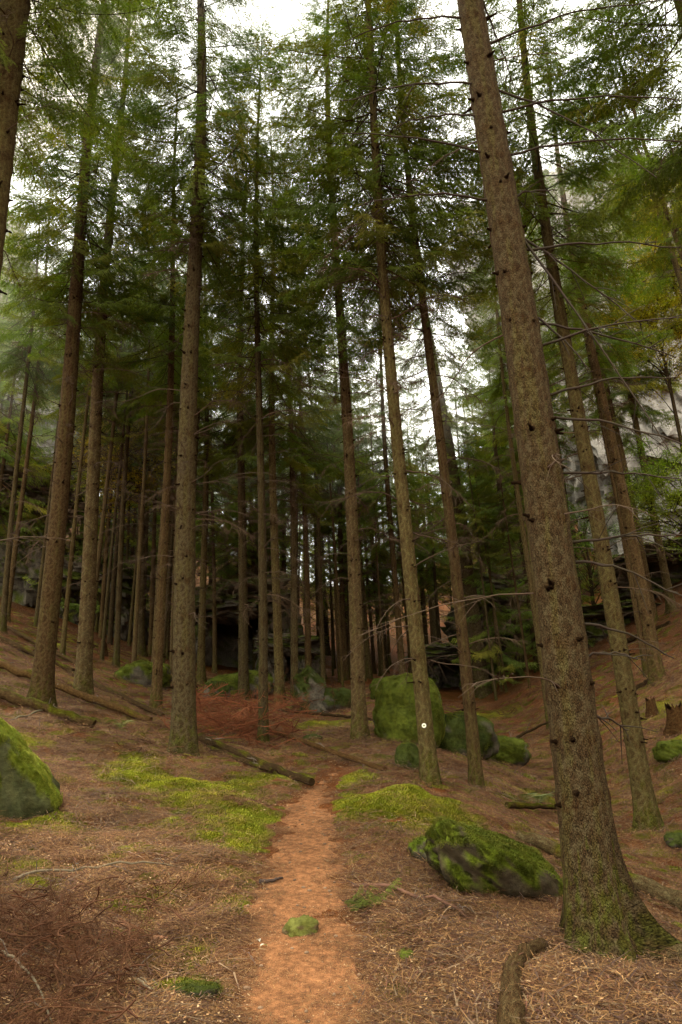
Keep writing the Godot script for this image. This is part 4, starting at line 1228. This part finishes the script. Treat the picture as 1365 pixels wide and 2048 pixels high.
func build_plants() -> void:
	fern_thing("fern", "pale fern among the left fallen logs", -4.328, 14.05, 8, 0.42, lin(0.16, 0.20, 0.05), 71)
	fern_thing("fern", "second fern just right of the pale one", -3.93, 13.8, 7, 0.38, lin(0.15, 0.19, 0.05), 72)
	fern_thing("fern", "low fern patch in the right hollow beyond the rock", 2.75, 12.4, 12, 0.5, lin(0.12, 0.13, 0.05), 73)
	fern_thing("fern", "low fern patch beside the rotten stem", 2.35, 11.7, 9, 0.42, lin(0.12, 0.14, 0.045), 74)
	fern_thing("seedling", "yellowing leafy seedling on the overhanging rock", 0.98, 6.98, 6, 0.13, lin(0.28, 0.24, 0.03), 75).position.y += 0.30
	# green spruce spray fallen at the path's right edge
	rng.seed = 76
	var sp := thing("green_spruce_spray", "dark green spruce sprig lying at the path's right edge", "sprig", ground(-0.10, 6.62))
	for i in 5:
		var o := part("sprig", live[i % 4], M.needle, sp)
		var l := rr(0.22, 0.36)
		o.transform = Transform3D(Basis(Vector3.UP, -1.0 + rr(-0.25, 0.25)) * Basis(Vector3(0, 0, 1), rr(0.1, 0.35)).scaled_local(Vector3(l, l, l * 0.6)), Vector3(rr(-0.02, 0.06), 0.02, rr(-0.05, 0.05)))
	var yg := lin(0.28, 0.33, 0.03)
	var bg := lin(0.13, 0.22, 0.03)
	var ye := lin(0.62, 0.43, 0.03)
	var ol := lin(0.16, 0.18, 0.04)
	broadleaf("leafy_bush", "bright green leafy bush at the right edge above the ledge", 10.6, 22.3, 3.6, Vector3(0, 3.7, 0), Vector3(1.7, 1.6, 1.4), 210, bg * 1.3, yg * 1.3, 0.8, 81)
	broadleaf("leafy_tree", "young green broadleaf tree behind the right bank trunks", 9.8, 30.0, 4.0, Vector3(0, 3.4, 0), Vector3(1.6, 2.2, 1.4), 110, bg, ol, 0.8, 82)
	broadleaf("yellow_tree", "golden autumn tree glowing between the left trunks", -8.1, 26.5, 8.0, Vector3(0, 7.2, 0), Vector3(1.5, 2.2, 1.2), 240, ye, yg, 1.0, 83)
	broadleaf("yellow_tree", "yellowing tree on top of the left cliff", -15.2, 31.0, 13.0, Vector3(0, 12.5, 0), Vector3(2.2, 4.0, 2.0), 170, lin(0.36, 0.30, 0.05), yg, 1.0, 84)
	broadleaf("yellow_tree", "yellow-green tree hanging over the pale right cliff", 15.2, 29.0, 16.0, Vector3(0, 14.0, 0), Vector3(2.2, 4.4, 2.0), 190, lin(0.34, 0.28, 0.04), yg, 1.0, 85)
	broadleaf("yellow_tree", "yellow-green tree left of the pale right cliff", 11.8, 38.0, 13.0, Vector3(0, 14.0, 0), Vector3(2.0, 3.0, 2.0), 120, lin(0.34, 0.30, 0.04), yg, 1.0, 86)
	broadleaf("yellow_tree", "slim yellow tree before the pale right cliff", 11.6, 24.0, 11.0, Vector3(0, 9.6, 0), Vector3(1.3, 2.4, 1.2), 150, ye * 0.8, yg, 0.9, 91)
	broadleaf("yellow_tree", "yellow-green tree crown high at the right edge", 12.6, 23.0, 14.0, Vector3(0, 12.6, 0), Vector3(1.4, 2.4, 1.2), 130, ye * 0.8, yg, 0.9, 92)
	var G := "yellow undergrowth of the far gully"
	broadleaf("yellow_bush", "yellow bush glowing behind the spruces left of centre", -5.9, 47.0, 5.0, Vector3(0, 5.4, 0), Vector3(2.4, 1.9, 1.5), 140, ye, yg, 1.0, 87, G)
	broadleaf("yellow_bush", "yellow-green bush beyond the central trunks", -1.5, 50.0, 5.0, Vector3(0, 5.0, 0), Vector3(3.0, 2.4, 1.5), 150, lin(0.34, 0.30, 0.04), yg, 1.0, 88, G)
	broadleaf("yellow_bush", "yellow-green bush beyond the massive dark spruce", 6.4, 46.0, 5.0, Vector3(0, 5.6, 0), Vector3(3.0, 2.6, 1.5), 160, lin(0.34, 0.30, 0.04), yg, 1.0, 89, G)
	broadleaf("yellow_bush", "small yellow bush under the left sandstone block", -8.6, 34.5, 2.6, Vector3(0, 2.4, 0), Vector3(1.2, 1.6, 1.0), 60, ye, yg, 0.8, 90, G)
	# sunlit yellow-green broadleaf wood closing the head of the gully
	var q := [[-14.0, 50.0, 12.0], [-8.5, 55.0, 11.0], [-3.0, 57.0, 11.0], [2.5, 56.0, 11.0], [8.0, 54.0, 11.0], [13.5, 52.0, 12.0], [-5.5, 46.0, 7.5], [4.0, 46.0, 7.5], [0.0, 44.0, 6.0], [10.0, 45.0, 8.0], [-10.5, 45.0, 8.0]]
	for i in q.size():
		broadleaf("far_leafy_tree", "yellow-green broadleaf tree closing the far end of the gully", q[i][0], q[i][1], q[i][2], Vector3(0, q[i][2] * 0.62, 0), Vector3(2.8, q[i][2] * 0.42, 2.0), 190, lin(0.30, 0.27, 0.04), lin(0.24, 0.30, 0.04), 1.15, 840 + i, "broadleaf trees at the gully head")
	print("plants done ", Time.get_ticks_msec())

var moss_spots := [[-4.804, 11.744, 0.364], [-3.038, 8.323, 0.298], [-3.25, 8.15, 0.25], [-2.738, 7.03, 0.206], [-2.465, 6.617, 0.115], [-3.06, 11.574, 0.355], [-2.37, 10.47, 0.45], [-1.806, 9.85, 0.45], [-1.606, 10.47, 0.45], [-1.25, 9.2, 0.4], [-1.2, 8.6, 0.3], [-2.9, 10.9, 0.4], [-1.875, 8.594, 0.128], [-1.472, 8.22, 0.122], [-1.99, 7.703, 0.114], [-1.137, 7.936, 0.093], [-1.176, 7.201, 0.076], [-0.906, 6.624, 0.107], [-1.02, 8.119, 0.12], [-1.693, 6.487, 0.094], [-1.475, 6.679, 0.077], [-1.049, 5.245, 0.117], [-1.347, 5.158, 0.052], [-1.568, 5.809, 0.066], [-1.147, 5.853, 0.083], [0.089, 9.811, 0.235], [0.435, 9.683, 0.6], [0.762, 9.482, 0.55], [0.60, 9.1, 0.45], [0.85, 8.5, 0.4], [0.25, 9.2, 0.35], [-0.021, 11.17, 0.338], [-0.631, 17.271, 0.536], [0.451, 17.564, 0.437], [5.819, 14.875, 0.273], [6.616, 17.112, 0.426], [2.924, 13.514, 0.3], [4.466, 24.608, 0.766], [-8.285, 21.976, 0.427], [-3.85, 15.101, 0.236], [-0.785, 11.457, 0.278], [-1.377, 11.181, 0.271], [3.803, 10.997, 0.161], [4.931, 13.168, 0.197], [-1.161, 5.617, 0.079], [-0.605, 5.758, 0.039], [0.75, 8.0, 0.2], [0.95, 7.55, 0.18]]
func moss_at(x: float, f: float) -> float:
	var m := 0.0
	for s in moss_spots:
		var d: float = Vector2(x - s[0], f - s[1]).length() / maxf(s[2] * 1.5, 0.24)
		if d < 1.0:
			m = maxf(m, 1.0 - d)
	return m
func litter_patch(sd: int, n: int, spread: float, longest: float, thick: float, tones: Array, up: float) -> ArrayMesh:
	rng.seed = sd
	var mb := MB.new()
	for i in n:
		var p := Vector3(rr(-1, 1) * spread, rr(0.0, up), rr(-1, 1) * spread)
		var a := rr(0, TAU)
		var l := lerpf(0.02, longest, pow(rng.randf(), 2.2))
		var d := Vector3(cos(a), rr(-0.14, 0.2), sin(a)).normalized() * l
		var s := d.cross(Vector3.UP).normalized() * thick * rr(0.6, 1.5)
		var c: Color = tones[rng.randi() % tones.size()] * rr(0.65, 1.3)
		c.a = 1.0
		var m := p + d * 0.5 + Vector3(rr(-0.1, 0.1), rr(-0.02, 0.08), rr(-0.1, 0.1)) * l
		mb.tri(p - s, m, p + s, c, Vector3(rr(-0.3, 0.3), 1, rr(-0.3, 0.3)).normalized())
		mb.tri(m - s, p + d, m + s, c, Vector3(rr(-0.3, 0.3), 1, rr(-0.3, 0.3)).normalized())
	return mb.build()
func build_litter() -> void:
	var tones := [lin(0.17, 0.085, 0.036), lin(0.11, 0.048, 0.022), lin(0.22, 0.128, 0.055), lin(0.05, 0.025, 0.015), lin(0.19, 0.105, 0.042), lin(0.13, 0.060, 0.030), lin(0.10, 0.045, 0.028)]
	var patch := litter_patch(51, 170, 0.2, 0.17, 0.0020, tones, 0.022)
	var twigs := litter_patch(52, 30, 0.24, 0.45, 0.0036, [lin(0.15, 0.10, 0.06), lin(0.09, 0.05, 0.032), lin(0.20, 0.135, 0.075), lin(0.06, 0.035, 0.025)], 0.035)
	var flakes := MB.new()
	rng.seed = 53
	for i in 46:
		var p := Vector3(rr(-0.3, 0.3), rr(0.002, 0.012), rr(-0.3, 0.3))
		var a := rr(0, TAU)
		var d := Vector3(cos(a), rr(-0.2, 0.3), sin(a)) * rr(0.004, 0.012)
		var s := Vector3(-d.z, 0.2 * d.x, d.x) * 0.45
		var c := [lin(0.28, 0.17, 0.08), lin(0.22, 0.115, 0.05), lin(0.34, 0.23, 0.125)][i % 3] as Color
		flakes.tri(p - d, p + s, p + d, c, Vector3.UP)
		flakes.tri(p - d, p + d, p - s, c, Vector3.UP)
	var flake := flakes.build()
	var moss := [tuft_mesh(54, 420, 0.020, 0.085, lin(0.25, 0.26, 0.016), lin(0.46, 0.45, 0.04)), tuft_mesh(55, 260, 0.036, 0.09, lin(0.25, 0.25, 0.02), lin(0.46, 0.44, 0.05))]
	var lists := [[], [], [], [], []]
	var tints := [[], [], [], [], []]
	rng.seed = 56
	for i in 22000:
		var f := 4.0 + 24.0 * pow(rng.randf(), 2.2)
		var x := rr(-1, 1) * (f * 0.5 + 0.6)
		var off := off_path(x, f)
		if off < 0.10 and rng.randf() > sstep(-0.28, 0.12, off) + 0.06: continue
		if off > 0.0 and moss_at(x, f) > 0.22 and rng.randf() < 0.85: continue
		var patchy := nz.get_noise_2d(x * 0.9 + 70.0, f * 0.9)
		var n := slope_normal(x, f)
		var t := n.cross(Vector3(rr(-1, 1), 0, rr(-1, 1))).normalized()
		var b := Basis(t, n, t.cross(n))
		var k := 0 if rng.randf() < 0.66 else (1 if rng.randf() < 0.55 and off > 0.1 else 2)
		var g := rr(0.7, 1.2) * (1.0 - 0.35 * patchy)
		lists[k].append(Transform3D(b.scaled_local(Vector3.ONE * rr(0.8, 1.3) * (0.6 if off < 0.15 else clampf(f / 10.0, 1.0, 1.5))), ground(x, f, 0.012 if off < 0.03 else 0.002)))
		tints[k].append(Color(g * 1.04, g, g * 0.95))
	# thin scatter on the trodden strip
	for i in 170:
		var f := rr(4.2, 11.5)
		var p := path_at(f)
		var x := p.x + rr(-1, 1) * p.y
		var b := Basis(Vector3.UP, rr(0, TAU)).scaled_local(Vector3.ONE * rr(0.4, 0.7))
		lists[2].append(Transform3D(b, ground(x, f, 0.016)))
		tints[2].append(Color(1, 1, 1) * rr(0.6, 1.2))
	var peb := rock_mesh(71, Vector3(0.02, 0.012, 0.016), 2.4, 0.3, 0.0, lin(0.24, 0.16, 0.10), lin(0.24, 0.16, 0.10), -2.0, 10)
	var pxf := []
	var pcl := []
	for i in 130:
		var f := 4.2 + 7.5 * pow(rng.randf(), 1.4)
		var p := path_at(f)
		var x := p.x + rr(-1.15, 1.15) * p.y
		pxf.append(Transform3D(Basis(Vector3.UP, rr(0, TAU)).scaled_local(Vector3.ONE * rr(0.25, 1.0)), ground(x, f, 0.014)))
		pcl.append(Color(1, 0.95, 0.9) * rr(0.4, 1.4))
	stuff(many("grit", peb, M.twig, pxf, pcl, self), "small stones and grit lying on the path", "grit")
	# moss carpets
	for i in 260000:
		var f := 4.3 + 22.0 * pow(rng.randf(), 2.0)
		var x := rr(-1, 1) * (f * 0.5 + 0.4)
		if off_path(x, f) < 0.03: continue
		var m := moss_at(x, f)
		var clump := nzf.get_noise_2d(x * 1.6, f * 1.6) + 0.6 * nz.get_noise_2d(x * 5.0, f * 5.0)
		if m * 1.75 + clump * 1.05 < 0.40: continue
		if m < 0.01 and clump < 0.37: continue
		var n := slope_normal(x, f)
		var t := n.cross(Vector3(rr(-1, 1), 0, rr(-1, 1))).normalized()
		var k := 3 if rng.randf() < 0.75 else 4
		var sc := rr(0.5, 1.05) * clampf(f / 9.0, 0.75, 1.6)
		lists[k].append(Transform3D(Basis(t, n, t.cross(n)).scaled_local(Vector3(sc, sc * rr(0.35, 0.85), sc)), ground(x, f, 0.004)))
		var g := rr(0.6, 1.2) * (0.75 + 0.5 * m)
		tints[k].append(Color(g * rr(0.85, 1.15), g, g))
	var names_ := ["needle_litter", "twig_litter", "bark_flakes", "moss_carpet", "grassy_moss"]
	var labels := ["brown spruce needles strewn over the banks", "dry twigs scattered over the forest floor", "pale bark flakes and leaf scraps on the ground", "bright green moss cushions on the banks", "taller grassy moss on the hump by the path"]
	var cats := ["needles", "twigs", "flakes", "moss", "moss"]
	var meshes := [patch, twigs, flake, moss[0], moss[1]]
	for k in 5:
		print(names_[k], " ", lists[k].size())
		var o := many(names_[k], meshes[k], M.leafy if k > 2 else M.twig, lists[k], tints[k], self)
		stuff(o, labels[k], cats[k])
	print("all done ", Time.get_ticks_msec())

func build_added_mist() -> void:
	var fog := FogVolume.new()  # added fog, stands in for lens glare veiling the upper trunks
	fog.name = "added_mist"
	fog.shape = RenderingServer.FOG_VOLUME_SHAPE_ELLIPSOID
	fog.size = Vector3(30, 26, 34)
	var fm := FogMaterial.new()
	fm.density = 0.011
	fm.albedo = Color(0.98, 0.97, 0.93)
	fog.material = fm
	add_child(fog)
	fog.position = Vector3(-3, 26, -24)
	stuff(fog, "added fog volume standing in for a veil of glare among the spruce crowns", "added_mist")
